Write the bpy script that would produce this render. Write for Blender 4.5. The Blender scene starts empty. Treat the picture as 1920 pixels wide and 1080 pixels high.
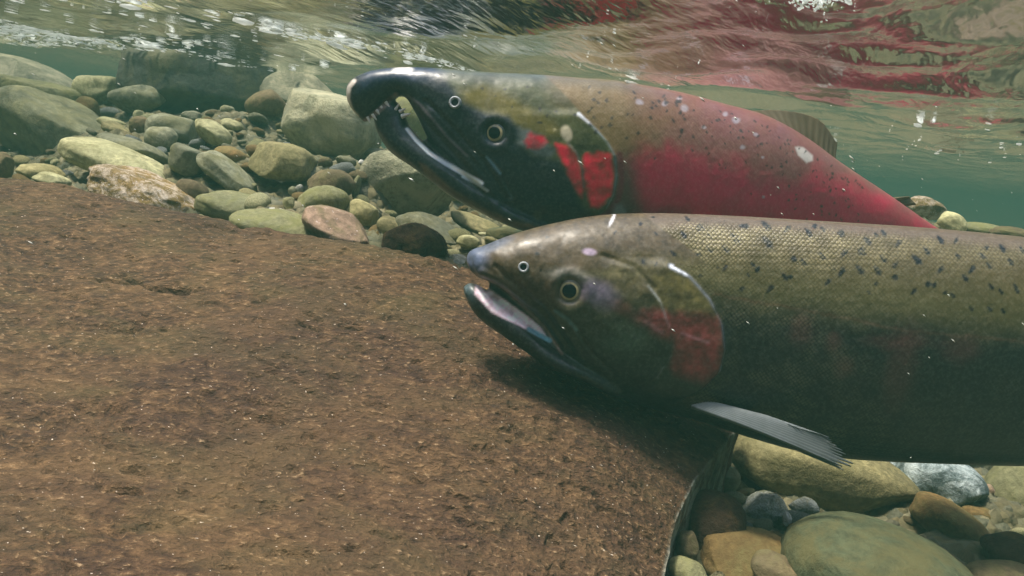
import bpy, bmesh, math, random
import numpy as np
from mathutils import Vector, Matrix

# ------------------------------------------------------------------ camera, sky, sun, exposure
scene = bpy.context.scene
C = scene.collection
FPX = 1371.0
PITCH, ROLL = math.radians(-11.0), math.radians(7.4)
cam_data = bpy.data.cameras.new("camera")
cam = bpy.data.objects.new("camera", cam_data)
C.objects.link(cam)
scene.camera = cam
cam_data.sensor_width = 36.0
cam_data.lens = FPX / 1920.0 * 36.0
cam_data.clip_start = 0.01
cam_data.clip_end = 200.0
CAMR = Matrix.Rotation(math.pi / 2 + PITCH, 3, 'X') @ Matrix.Rotation(ROLL, 3, 'Z')
cam.matrix_world = CAMR.to_4x4()
cam_data.dof.use_dof = False

world = bpy.data.worlds.new("World")
scene.world = world
world.use_nodes = True
SUN_EL, SUN_AZ = math.radians(70), math.radians(-96)     # azimuth measured from +Y towards +X
wn = world.node_tree
wn.nodes.clear()
w_out = wn.nodes.new('ShaderNodeOutputWorld')
w_bg = wn.nodes.new('ShaderNodeBackground')
w_sky = wn.nodes.new('ShaderNodeTexSky')
w_sky.sky_type = 'NISHITA'
w_sky.sun_disc = False
w_sky.sun_elevation = SUN_EL
w_sky.sun_rotation = SUN_AZ
w_sky.air_density = 1.0
w_sky.dust_density = 3.0
w_bg.inputs['Strength'].default_value = 0.15
wn.links.new(w_sky.outputs[0], w_bg.inputs[0])
wn.links.new(w_bg.outputs[0], w_out.inputs[0])

sun_data = bpy.data.lights.new("sun", 'SUN')
sun_data.energy = 2.5
sun_data.angle = math.radians(8)
sun_data.color = (1.0, 0.93, 0.80)
sun = bpy.data.objects.new("sun", sun_data)
C.objects.link(sun)
sdir = Vector((math.sin(SUN_AZ) * math.cos(SUN_EL), math.cos(SUN_AZ) * math.cos(SUN_EL), math.sin(SUN_EL)))
sun.rotation_euler = (-sdir).to_track_quat('-Z', 'Y').to_euler()
sun.location = sdir * 5

scene.view_settings.view_transform = 'Standard'
scene.view_settings.look = 'None'
scene.view_settings.exposure = 1.65
scene.view_settings.gamma = 1.0
scene.cycles.use_denoising = True
scene.cycles.max_bounces = 10
scene.cycles.diffuse_bounces = 3
scene.cycles.glossy_bounces = 4
scene.cycles.transmission_bounces = 4
scene.cycles.volume_bounces = 1
scene.cycles.transparent_max_bounces = 8
scene.cycles.sample_clamp_indirect = 4.0

# ------------------------------------------------------------------ maths helpers
RM = np.array(CAMR)


def unproj(u, v, Y):
    """Points on the world plane y = Y seen at photo pixel (u, v)."""
    u = np.asarray(u, float); v = np.asarray(v, float); Y = np.asarray(Y, float)
    d = np.stack([(u - 960) / FPX, -(v - 540) / FPX, -np.ones_like(u + v)], -1) @ RM.T
    return d * (Y / d[..., 1])[..., None]


def proj(P):
    c = P @ RM
    z = -c[..., 2]
    return 960 + FPX * c[..., 0] / z, 540 - FPX * c[..., 1] / z


def sm(a, b, x):
    t = np.clip((x - a) / (b - a), 0, 1)
    return t * t * (3 - 2 * t)


def _hash(ix, iy, iz, seed):
    h = (ix * 374761393 + iy * 668265263 + iz * 2147483647 + seed * 974634777) & 0xffffffff
    h = ((h ^ (h >> 13)) * 1274126177) & 0xffffffff
    h = ((h ^ (h >> 16)) * 2246822519) & 0xffffffff
    return ((h ^ (h >> 15)) & 0xffff) / 65535.0


def vnoise(P, seed=0):
    """Smooth value noise in -1..1 at points P (n,3)."""
    i = np.floor(P).astype(np.int64)
    f = P - i
    f = f * f * f * (f * (f * 6 - 15) + 10)
    r = 0
    for dx in (0, 1):
        for dy in (0, 1):
            for dz in (0, 1):
                w = (f[..., 0] if dx else 1 - f[..., 0]) * (f[..., 1] if dy else 1 - f[..., 1]) * (f[..., 2] if dz else 1 - f[..., 2])
                r = r + w * _hash(i[..., 0] + dx, i[..., 1] + dy, i[..., 2] + dz, seed)
    return r * 2 - 1


def fbm(P, octaves=4, seed=0, gain=0.5):
    a, s, t = 1.0, 0.0, 0.0
    for k in range(octaves):
        s = s + a * vnoise(P * 2 ** k + 17.3 * k, seed + k)
        t += a
        a *= gain
    return s / t


def spline(pts, n):
    """Catmull-Rom through rows of pts, n samples."""
    pts = np.asarray(pts, float)
    m = len(pts)
    d = np.r_[0, np.cumsum(np.sqrt(np.linalg.norm(np.diff(pts[:, :4] if pts.shape[1] > 3 else pts, axis=0), axis=1)) + 1e-6)]
    t = np.linspace(0, d[-1], n)
    tang = np.zeros_like(pts)
    for i in range(m):
        a, b = max(i - 1, 0), min(i + 1, m - 1)
        tang[i] = (pts[b] - pts[a]) / (d[b] - d[a])
    k = np.clip(np.searchsorted(d, t, side='right') - 1, 0, m - 2)
    h = (d[k + 1] - d[k])
    s = ((t - d[k]) / h)[:, None]
    h = h[:, None]
    return ((2 * s**3 - 3 * s**2 + 1) * pts[k] + (s**3 - 2 * s**2 + s) * h * tang[k] +
            (-2 * s**3 + 3 * s**2) * pts[k + 1] + (s**3 - s**2) * h * tang[k + 1])


def s2l(c):
    c = np.asarray(c, float) / 255.0
    return np.where(c <= 0.04045, c / 12.92, ((c + 0.055) / 1.055) ** 2.4)


# ------------------------------------------------------------------ object helpers
def mesh_from(name, V, F, smooth=True):
    me = bpy.data.meshes.new(name)
    V = np.asarray(V, np.float32)
    if isinstance(F, np.ndarray) and F.ndim == 2:
        k = F.shape[1]
        me.vertices.add(len(V)); me.vertices.foreach_set('co', V.ravel())
        me.loops.add(F.size); me.loops.foreach_set('vertex_index', F.astype(np.int32).ravel())
        me.polygons.add(len(F))
        me.polygons.foreach_set('loop_start', np.arange(0, F.size, k, dtype=np.int32))
        me.polygons.foreach_set('loop_total', np.full(len(F), k, np.int32))
        me.update(calc_edges=True)
        me.validate()
    else:
        me.from_pydata([tuple(p) for p in V], [], [tuple(int(i) for i in f) for f in F])
    if smooth:
        me.polygons.foreach_set('use_smooth', [True] * len(me.polygons))
    me.update()
    return me


def link(name, me, mat=None, parent=None):
    o = bpy.data.objects.new(name, me)
    C.objects.link(o)
    if mat is not None:
        me.materials.clear()
        me.materials.append(mat)
    if parent is not None:
        o.parent = parent
    return o


def tag(o, label=None, cat=None, group=None, kind=None):
    for k, v in (('label', label), ('category', cat), ('group', group), ('kind', kind)):
        if v:
            o[k] = v
    return o


def recentre(me, c):
    co = np.empty(len(me.vertices) * 3, np.float32)
    me.vertices.foreach_get('co', co)
    co = co.reshape(-1, 3) - np.asarray(c, np.float32)
    me.vertices.foreach_set('co', co.ravel())
    me.update()


def grid_faces(n, m, wrap=False):
    """quads of an n x m vertex grid (m wraps round if wrap)."""
    i, j = np.meshgrid(np.arange(n - 1), np.arange(m if wrap else m - 1), indexing='ij')
    j2 = (j + 1) % m
    return np.stack([i * m + j, (i + 1) * m + j, (i + 1) * m + j2, i * m + j2], -1).reshape(-1, 4)


# ------------------------------------------------------------------ material helpers
class NT:
    def __init__(self, name):
        self.mat = bpy.data.materials.new(name)
        self.mat.use_nodes = True
        self.t = self.mat.node_tree
        self.t.nodes.clear()
        self.out = self.t.nodes.new('ShaderNodeOutputMaterial')

    def n(self, typ, **kw):
        nd = self.t.nodes.new('ShaderNode' + typ)
        for k, v in kw.items():
            if k in ('operation', 'blend_type', 'data_type', 'feature', 'distance', 'attribute_name', 'noise_dimensions', 'voronoi_dimensions', 'clamp', 'mode', 'vector_type', 'interpolation_type', 'normalize'):
                setattr(nd, k, v)
            else:
                self.set(nd, k, v)
        return nd

    def set(self, nd, k, v):
        k = k.replace('_', ' ') if isinstance(k, str) and k not in nd.inputs else k
        inp = nd.inputs[k]
        if isinstance(v, bpy.types.NodeSocket):
            self.t.links.new(v, inp)
        elif isinstance(v, (list, tuple, np.ndarray)) and len(v) == 3 and inp.type == 'RGBA':
            inp.default_value = (*[float(q) for q in v], 1)
        else:
            inp.default_value = v

    def coord(self, scale=(1, 1, 1)):
        tc = self.n('TexCoord')
        mp = self.n('Mapping')
        self.t.links.new(tc.outputs['Object'], mp.inputs['Vector'])
        mp.inputs['Scale'].default_value = scale
        return mp.outputs[0]

    def noise(self, vec, scale, detail=3, rough=0.55, dist=0.0):
        return self.n('TexNoise', Vector=vec, Scale=scale, Detail=detail, Roughness=rough, Distortion=dist).outputs['Fac']

    def ramp(self, fac, stops):
        r = self.n('ValToRGB')
        self.t.links.new(fac, r.inputs[0])
        els = r.color_ramp.elements
        while len(els) < len(stops):
            els.new(0.5)
        for e, (p, c) in zip(els, stops):
            e.position = p
            e.color = (*c, 1) if not np.isscalar(c) else (c, c, c, 1)
        return r.outputs['Color']

    def mix(self, fac, a, b, blend='MIX'):
        m = self.t.nodes.new('ShaderNodeMix')
        m.data_type = 'RGBA'
        m.blend_type = blend
        for i, v in ((0, fac), (6, a), (7, b)):
            if isinstance(v, bpy.types.NodeSocket):
                self.t.links.new(v, m.inputs[i])
            elif i == 0:
                m.inputs[i].default_value = v
            else:
                m.inputs[i].default_value = (*[float(q) for q in v], 1)
        return m.outputs[2]

    def math(self, op, a, b=None):
        m = self.t.nodes.new('ShaderNodeMath')
        m.operation = op
        for i, v in ((0, a), (1, b)):
            if v is None:
                continue
            if isinstance(v, bpy.types.NodeSocket):
                self.t.links.new(v, m.inputs[i])
            else:
                m.inputs[i].default_value = v
        return m.outputs[0]

    def bsdf(self, color, rough=0.8, spec=0.3, normal=None, **kw):
        b = self.n('BsdfPrincipled')
        self.set(b, 'Base Color', color)
        self.set(b, 'Roughness', rough)
        self.set(b, 'Specular IOR Level', spec)
        if normal is not None:
            self.set(b, 'Normal', normal)
        for k, v in kw.items():
            self.set(b, k.replace('_', ' '), v)
        self.t.links.new(b.outputs[0], self.out.inputs['Surface'])
        return b

    def bump(self, h, strength, dist, normal=None):
        b = self.n('Bump', Height=h, Strength=strength, Distance=dist)
        if normal is not None:
            self.set(b, 'Normal', normal)
        return b.outputs[0]


def stone_mat(name, base, second, speck=None, scale=30.0, bump=0.5, rough=0.85, cover=None, patch=0.5):
    """mottled wet river stone: two tones, fine grain, optional specks and an algae cover."""
    m = NT(name)
    v = m.coord()
    oi = m.n('ObjectInfo')
    add = m.n('VectorMath', operation='ADD')
    sc = m.n('VectorMath', operation='SCALE')
    m.t.links.new(oi.outputs['Random'], sc.inputs['Scale'])
    sc.inputs[0].default_value = (37, 51, 23)
    m.t.links.new(v, add.inputs[0]); m.t.links.new(sc.outputs[0], add.inputs[1])
    v = add.outputs[0]
    n1 = m.noise(v, scale, 5, 0.6, 0.3)
    col = m.mix(m.ramp(n1, [(patch - 0.12, 0.0), (patch + 0.14, 1.0)]), base, second)
    n2 = m.noise(v, scale * 9, 4, 0.7)
    col = m.mix(m.ramp(n2, [(0.38, 0.85), (0.62, 0.0)]), col, tuple(np.asarray(base) * 0.45), 'MIX')
    n5 = m.noise(v, scale * 0.35, 2, 0.5)
    col = m.mix(0.55, col, m.ramp(n5, [(0.3, 0.35), (0.7, 0.85)]), 'OVERLAY')
    if cover is None:
        n9 = m.noise(v, scale * 1.2, 5, 0.7, 0.8)
        col = m.mix(m.ramp(n9, [(0.46, 0.0), (0.60, 0.55)]), col, (0.14, 0.13, 0.05))
    if cover is not None:
        n3 = m.noise(v, scale * 1.7, 5, 0.7, 0.6)
        col = m.mix(m.ramp(n3, [(0.45, 0.0), (0.62, 0.8)]), col, cover)
    if speck is not None:
        n4 = m.noise(v, scale * 14, 2, 0.5)
        col = m.mix(m.ramp(n4, [(0.66, 0.0), (0.73, 0.9)]), col, speck)
    hv = m.n('HueSaturation')
    m.set(hv, 'Color', col)
    rv = m.math('MULTIPLY_ADD', oi.outputs['Random'], 0.35)
    rv.node.inputs[2].default_value = 0.82
    m.t.links.new(rv, hv.inputs['Value'])
    nb = m.math('ADD', m.math('MULTIPLY', n1, 0.8), m.math('MULTIPLY', n2, 0.35))
    n8 = m.noise(v, scale * 30, 3, 0.7)
    m.bsdf(hv.outputs[0], rough, 0.2, m.bump(n8, 0.35, 0.0012, m.bump(nb, min(1.0, bump * 1.4), 0.006)))
    return m.mat

# ------------------------------------------------------------------ water surface
def water_level(x, y):
    return 0.069 - 0.006 * np.exp(-(((x - 0.15) / 0.35) ** 2 + ((y - 0.66) / 0.16) ** 2)) + 0.012 * np.clip(y - 0.8, 0, 1.0)


def waves(x, y):
    """height of the rippled river surface; the crests run with the current."""
    z = np.zeros_like(x)
    rng = np.random.RandomState(5)
    for lam, amp, n in ((0.55, 0.0034, 4), (0.22, 0.0022, 6), (0.10, 0.0011, 8), (0.05, 0.0004, 9)):
        for k in range(n):
            a = rng.normal(0.95, 0.5) if k % 2 else rng.normal(-0.25, 0.35)
            kx, ky = math.cos(a) / lam, math.sin(a) / lam
            l = rng.uniform(0.75, 1.35)
            ph = rng.uniform(0, 6.28)
            z += amp * np.sin(6.283 * (kx * x + ky * y) / l + ph) / math.sqrt(n) * 1.6
    P = np.stack([x * 5, y * 9, np.zeros_like(x)], -1)
    # broken water by the left bank, where the river runs over the stones, and small scattered choppy spots
    c, q = math.cos(0.95), math.sin(0.95)
    al, ac = x * c + y * q, -x * q + y * c
    chop = fbm(np.stack([al * 26, ac * 34, 0 * x], -1), 3, 71)
    for (cx, cy, sx, sy, am) in ((-.84, 1.25, .26, .30, .024), (-.60, .95, .12, .10, .010), (-.15, .66, .045, .05, .011), (.10, .315, .028, .03, .008), (-.34, .60, .03, .03, .011),
                                 (-.27, .50, .03, .02, .006), (.24, .62, .05, .04, .008), (-.02, .45, .04, .02, .005), (-.42, .78, .06, .05, .009), (.42, .72, .04, .04, .007), (.55, .9, .05, .06, .007)):
        z += am * chop * np.exp(-(((x - cx) / sx) ** 2 + ((y - cy) / sy) ** 2))
    z += 0.0035 * fbm(P, 3, 9)
    return z


def make_water():
    n, m = 620, 560
    t = np.linspace(0, 1, n)
    ys = -1.2 + 1.35 * np.clip(t / 0.06, 0, 1) + np.where(t > 0.06, 0.15 * (np.exp((t - 0.06) / 0.94 * math.log(1 + 9.0 / 0.15)) - 1), 0)
    s = np.linspace(-1, 1, m)
    X = np.zeros((n, m)); Yy = np.zeros((n, m))
    for i, yv in enumerate(ys):
        hw = 1.05 * max(yv, 0.0) + 0.55
        X[i] = s * hw + 0.0
        Yy[i] = yv
    X[:, 0] = -9; X[:, -1] = 9
    Z = water_level(X, Yy) + waves(X, Yy) * np.clip(1.0 - np.abs(s)[None, :] * 0.2, 0, 1)
    me = mesh_from('water', np.stack([X, Yy, Z], -1).reshape(-1, 3), grid_faces(n, m)[:, ::-1].copy())
    m_ = NT('river_water')
    v = m_.coord((1, 1, 1))
    mp = m_.n('Mapping')
    m_.t.links.new(v, mp.inputs['Vector'])
    mp.inputs['Rotation'].default_value = (0, 0, math.radians(-66))
    mp2 = m_.n('Mapping')
    m_.t.links.new(mp.outputs[0], mp2.inputs['Vector'])
    mp2.inputs['Scale'].default_value = (15, 48, 20)
    mp = mp2
    nb = m_.noise(mp.outputs[0], 1.0, 3, 0.5, 0.4)
    nb2 = m_.noise(mp.outputs[0], 3.7, 2, 0.5, 0.2)
    bump = m_.bump(nb, 1.0, 0.0040, m_.bump(nb2, 1.0, 0.0007))
    fr = m_.n('Fresnel', IOR=1.33)
    m_.set(fr, 'Normal', bump)
    gl = m_.n('BsdfGlossy', Roughness=0.15)
    m_.set(gl, 'Color', (0.96, 0.98, 0.97))
    m_.set(gl, 'Normal', bump)
    tr = m_.n('BsdfTransparent')
    mx = m_.n('MixShader')
    m_.t.links.new(fr.outputs[0], mx.inputs[0])
    m_.t.links.new(tr.outputs[0], mx.inputs[1])
    m_.t.links.new(gl.outputs[0], mx.inputs[2])
    m_.t.links.new(mx.outputs[0], m_.out.inputs['Surface'])
    o = link('water', me, m_.mat)
    tag(o, kind='structure')


make_water()


# ------------------------------------------------------------------ stones
def M_stones():
    d = {}
    d['pale'] = stone_mat('pale_olive_stone', (0.50, 0.48, 0.26), (0.33, 0.33, 0.18), scale=22, bump=0.4)
    d['yellow'] = stone_mat('yellow_stone', (0.36, 0.32, 0.15), (0.22, 0.20, 0.10), scale=24, bump=0.4)
    d['olive'] = stone_mat('olive_stone', (0.25, 0.24, 0.12), (0.16, 0.165, 0.09), scale=20, cover=(0.17, 0.17, 0.06))
    d['grey'] = stone_mat('grey_stone', (0.25, 0.25, 0.16), (0.16, 0.17, 0.115), scale=20)
    d['brown'] = stone_mat('brown_stone', (0.18, 0.135, 0.07), (0.10, 0.085, 0.045), scale=25)
    d['orange'] = stone_mat('orange_stone', (0.22, 0.14, 0.05), (0.13, 0.095, 0.035), scale=25)
    d['pink'] = stone_mat('pink_stone', (0.44, 0.30, 0.21), (0.32, 0.24, 0.15), scale=18, speck=(0.7, 0.6, 0.55))
    d['white'] = stone_mat('white_stone', (0.62, 0.62, 0.56), (0.5, 0.5, 0.45), scale=30)
    d['dark'] = stone_mat('dark_mossy_stone', (0.05, 0.028, 0.014), (0.018, 0.011, 0.007), scale=28, bump=1.0, cover=(0.10, 0.06, 0.02), patch=0.55)
    d['boulder'] = stone_mat('boulder_stone', (0.17, 0.17, 0.10), (0.10, 0.11, 0.08), scale=9, bump=0.7, cover=(0.20, 0.19, 0.09))
    d['shaded_boulder'] = stone_mat('shaded_boulder_stone', (0.075, 0.08, 0.06), (0.045, 0.055, 0.045), scale=9, bump=0.7, cover=(0.12, 0.115, 0.06))  # darker copy of the boulder stone, its shadowed face put into the colour
    d['lichen'] = stone_mat('pale_crusted_stone', (0.26, 0.26, 0.16), (0.17, 0.17, 0.12), scale=16, bump=1.0, cover=(0.42, 0.40, 0.26))
    d['crust'] = stone_mat('encrusted_stone', (0.30, 0.20, 0.07), (0.12, 0.09, 0.03), scale=45, bump=1.6, cover=(0.60, 0.52, 0.42), speck=(0.75, 0.7, 0.65))
    d['bluewhite'] = stone_mat('blue_white_stone', (0.10, 0.14, 0.14), (0.24, 0.30, 0.30), scale=26, bump=0.8, cover=(0.50, 0.58, 0.58), patch=0.5)
    d['granite'] = stone_mat('speckled_granite', (0.44, 0.48, 0.45), (0.26, 0.29, 0.28), scale=70, bump=1.0, speck=(0.6, 0.62, 0.58))
    d['green'] = stone_mat('green_grey_stone', (0.085, 0.10, 0.052), (0.052, 0.066, 0.036), scale=14, bump=0.6, cover=(0.11, 0.10, 0.04))
    return d


MS = M_stones()


def rock_mesh(name, sx, sy, sz, seed, sub=4, lump=0.24, facets=1, box=2.3, rough=0.02):
    """a water-worn stone: superellipsoid, lumped, with a few worn flats."""
    bm = bmesh.new()
    bmesh.ops.create_icosphere(bm, subdivisions=sub, radius=1.0)
    P = np.array([v.co[:] for v in bm.verts])
    rng = np.random.RandomState(seed)
    r = (np.abs(P[:, 0]) ** box + np.abs(P[:, 1]) ** box + np.abs(P[:, 2]) ** box) ** (-1.0 / box)
    D = P.copy()
    P = P * r[:, None]
    P = P * (1 + lump * fbm(D * 0.9 + seed * 3.1, 2, seed))[:, None]
    for k in range(facets):
        n = rng.normal(size=3); n /= np.linalg.norm(n)
        lim = rng.uniform(0.62, 0.88)
        d = P @ n
        ex = np.maximum(d - lim, 0)
        P = P - np.outer(ex * 0.88, n)
    P = P * (1 + rough * fbm(D * 5 + seed, 3, seed + 5))[:, None]
    P = P * (np.array([sx, sy, sz]) / np.abs(P).max(0))
    for v, p in zip(bm.verts, P):
        v.co = p
    me = bpy.data.meshes.new(name)
    bm.to_mesh(me); bm.free()
    me.polygons.foreach_set('use_smooth', [True] * len(me.polygons))
    return me


ROCKS = []   # x, y, z_bottom, radius  (the bed is laid under them)


def stone(name, label, u, v, w, h, ang, Y, mat, seed, cat='stone', group=None, depth=None, sub=4, **kw):
    c = unproj(u, v, Y)
    k = float(c @ -RM[:, 2]) / FPX
    sx, sz = w * k / 2, h * k / 2
    sy = (depth if depth else min(0.85 * max(sx, sz), 1.6 * sz + 0.25 * sx))
    me = rock_mesh(name, sx, sy, sz, seed, sub=sub, **kw)
    o = link(name, me, MS[mat])
    o.location = Vector(c)
    # turned about the line of sight to the slope of the stone, then a little about its own upright axis
    o.rotation_euler = (0, math.radians(ang) - ROLL * 0 , math.radians((seed * 37) % 21 - 10))
    tag(o, label, cat, group)
    ROCKS.append((c[0], c[1], c[2] - sz, max(sx, sy)))
    return o


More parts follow.
